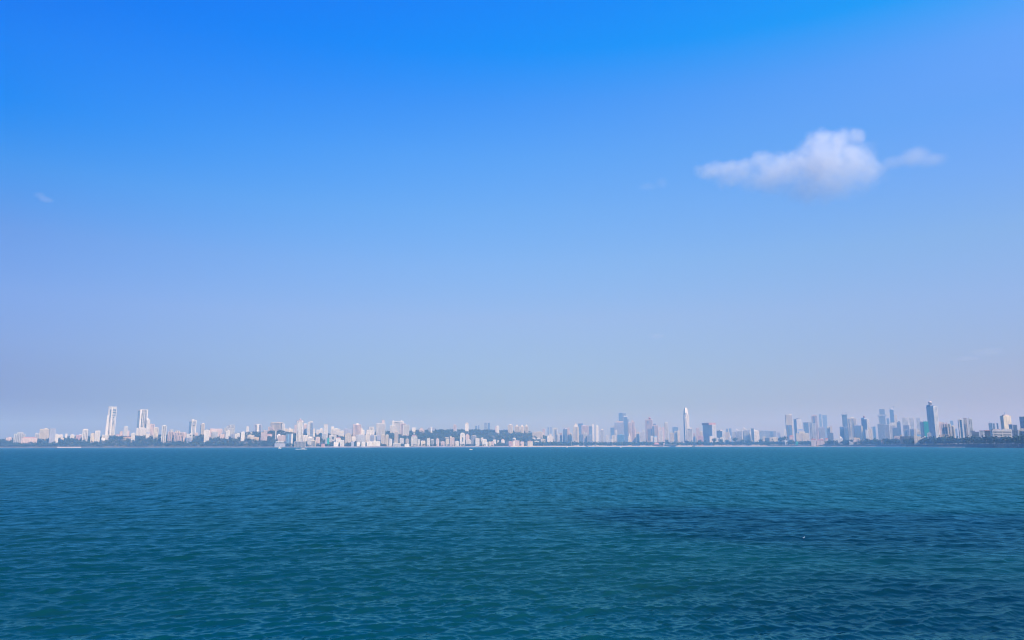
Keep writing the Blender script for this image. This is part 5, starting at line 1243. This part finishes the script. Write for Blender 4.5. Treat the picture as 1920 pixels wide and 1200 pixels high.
cloud('cloud', [(74, 366, 14, 8), (86, 374, 18, 7)], 6000, 1.0, 'tiny faint cloud wisp alone in the left sky', .0022, (.0, .8), .012)
cloud('cloud', [(1240, 343, 18, 14), (1215, 350, 26, 8)], 6000, 1.0, 'faint cloud wisp left of the big white cloud', .0010, (.0, .9), .008)
cloud('cloud', [(1232, 630, 22, 7)], 9000, 1.0, 'faint small cloud low over the middle of the skyline', .0012, (.0, .9), .006)
cloud('cloud', [(1852, 660, 38, 10), (1815, 672, 34, 7)], 9000, 1.0, 'faint flat cloud low in the sky at right', .0007, (.0, .9), .005)

# the two small clouds overhead, behind the viewer, whose shade lies on the water at right
def shade_cloud(poly_px, alt, label):
    pts = [on_water(x, y) for x, y in poly_px]
    c = sum(pts, Vector()) / len(pts)
    off = to_sun * (alt / to_sun.z)
    r_ = random.Random(5); n = 72
    ring = []
    m_ = len(pts)
    for i in range(n):
        u = i / n * m_; k = int(u) % m_; f = u - int(u)
        p = pts[k].lerp(pts[(k + 1) % m_], f)
        p = p + Vector((math.sin(i * 1.7) * 1.6 + r_.uniform(-1, 1), math.sin(i * 1.1 + 2) * 1.3 + r_.uniform(-1, 1), 0))
        ring.append(p)
    v, f = [], []
    lay = [(.90, -9), (.99, -5), (1.0, 0), (.98, 7), (.90, 14), (.7, 19), (.35, 22)]
    for k, z in lay:
        for p in ring: q = c + (p - c) * k + off; v.append((q.x, q.y, q.z + z * .22))
    for j in range(len(lay) - 1):
        for i in range(n):
            i2 = (i + 1) % n; f.append((j * n + i, j * n + i2, (j + 1) * n + i2, (j + 1) * n + i))
    f.append(tuple(reversed(range(n)))); f.append(tuple((len(lay) - 1) * n + i for i in range(n)))
    me = bpy.data.meshes.new('cloud'); me.from_pydata(v, [], f)
    bm = bmesh.new(); bm.from_mesh(me); bmesh.ops.recalc_face_normals(bm, faces=bm.faces); bm.to_mesh(me); bm.free()
    m = bpy.data.materials.new('dense_cloud_vapour'); m.use_nodes = True; n_, l_ = m.node_tree.nodes, m.node_tree.links; n_.clear()
    out = n_.new('ShaderNodeOutputMaterial'); pv = n_.new('ShaderNodeVolumePrincipled'); pv.inputs['Color'].default_value = (1, 1, 1, 1); pv.inputs['Density'].default_value = .17
    l_.new(pv.outputs[0], out.inputs['Volume']); me.materials.append(m)
    o = bpy.data.objects.new('cloud', me); col.objects.link(o)
    tag(o, label, 'cloud')
shade_cloud([(1045, 966), (1130, 952), (1290, 950), (1480, 955), (1700, 960), (2060, 966), (2500, 990), (2500, 1045), (1950, 1050), (1700, 1052), (1560, 1040), (1460, 1022), (1350, 1012), (1270, 1000), (1150, 985)], 520, 'small cloud high behind the viewer shading the water at right')
shade_cloud([(1500, 1120), (1560, 1085), (1700, 1088), (1950, 1080), (2500, 1090), (2900, 1400), (2000, 1500), (1600, 1400), (1480, 1220), (1420, 1160)], 520, 'small cloud high behind the viewer shading the near right corner of the water')

# ------------------------------------------------------------------ haze
hz = MB().box(-9500, 9500, -400, 9600, -9, 318).build('haze', M['W'])
hz.data.materials.clear()
hm = bpy.data.materials.new('hazy_air'); hm.use_nodes = True
hn, hl = hm.node_tree.nodes, hm.node_tree.links; hn.clear()
ho = hn.new('ShaderNodeOutputMaterial'); hv = hn.new('ShaderNodeVolumePrincipled')
hv.inputs['Color'].default_value = (0.24, 0.50, 0.80, 1)
hv.inputs['Absorption Color'].default_value = (1, 0.8, 0.10, 1)
hv.inputs['Density'].default_value = 0.0002
hv.inputs['Anisotropy'].default_value = 0.0
hl.new(hv.outputs[0], ho.inputs['Volume'])
hz.data.materials.append(hm)
tag(hz, 'pale blue haze over the bay and the far city', kind='stuff')
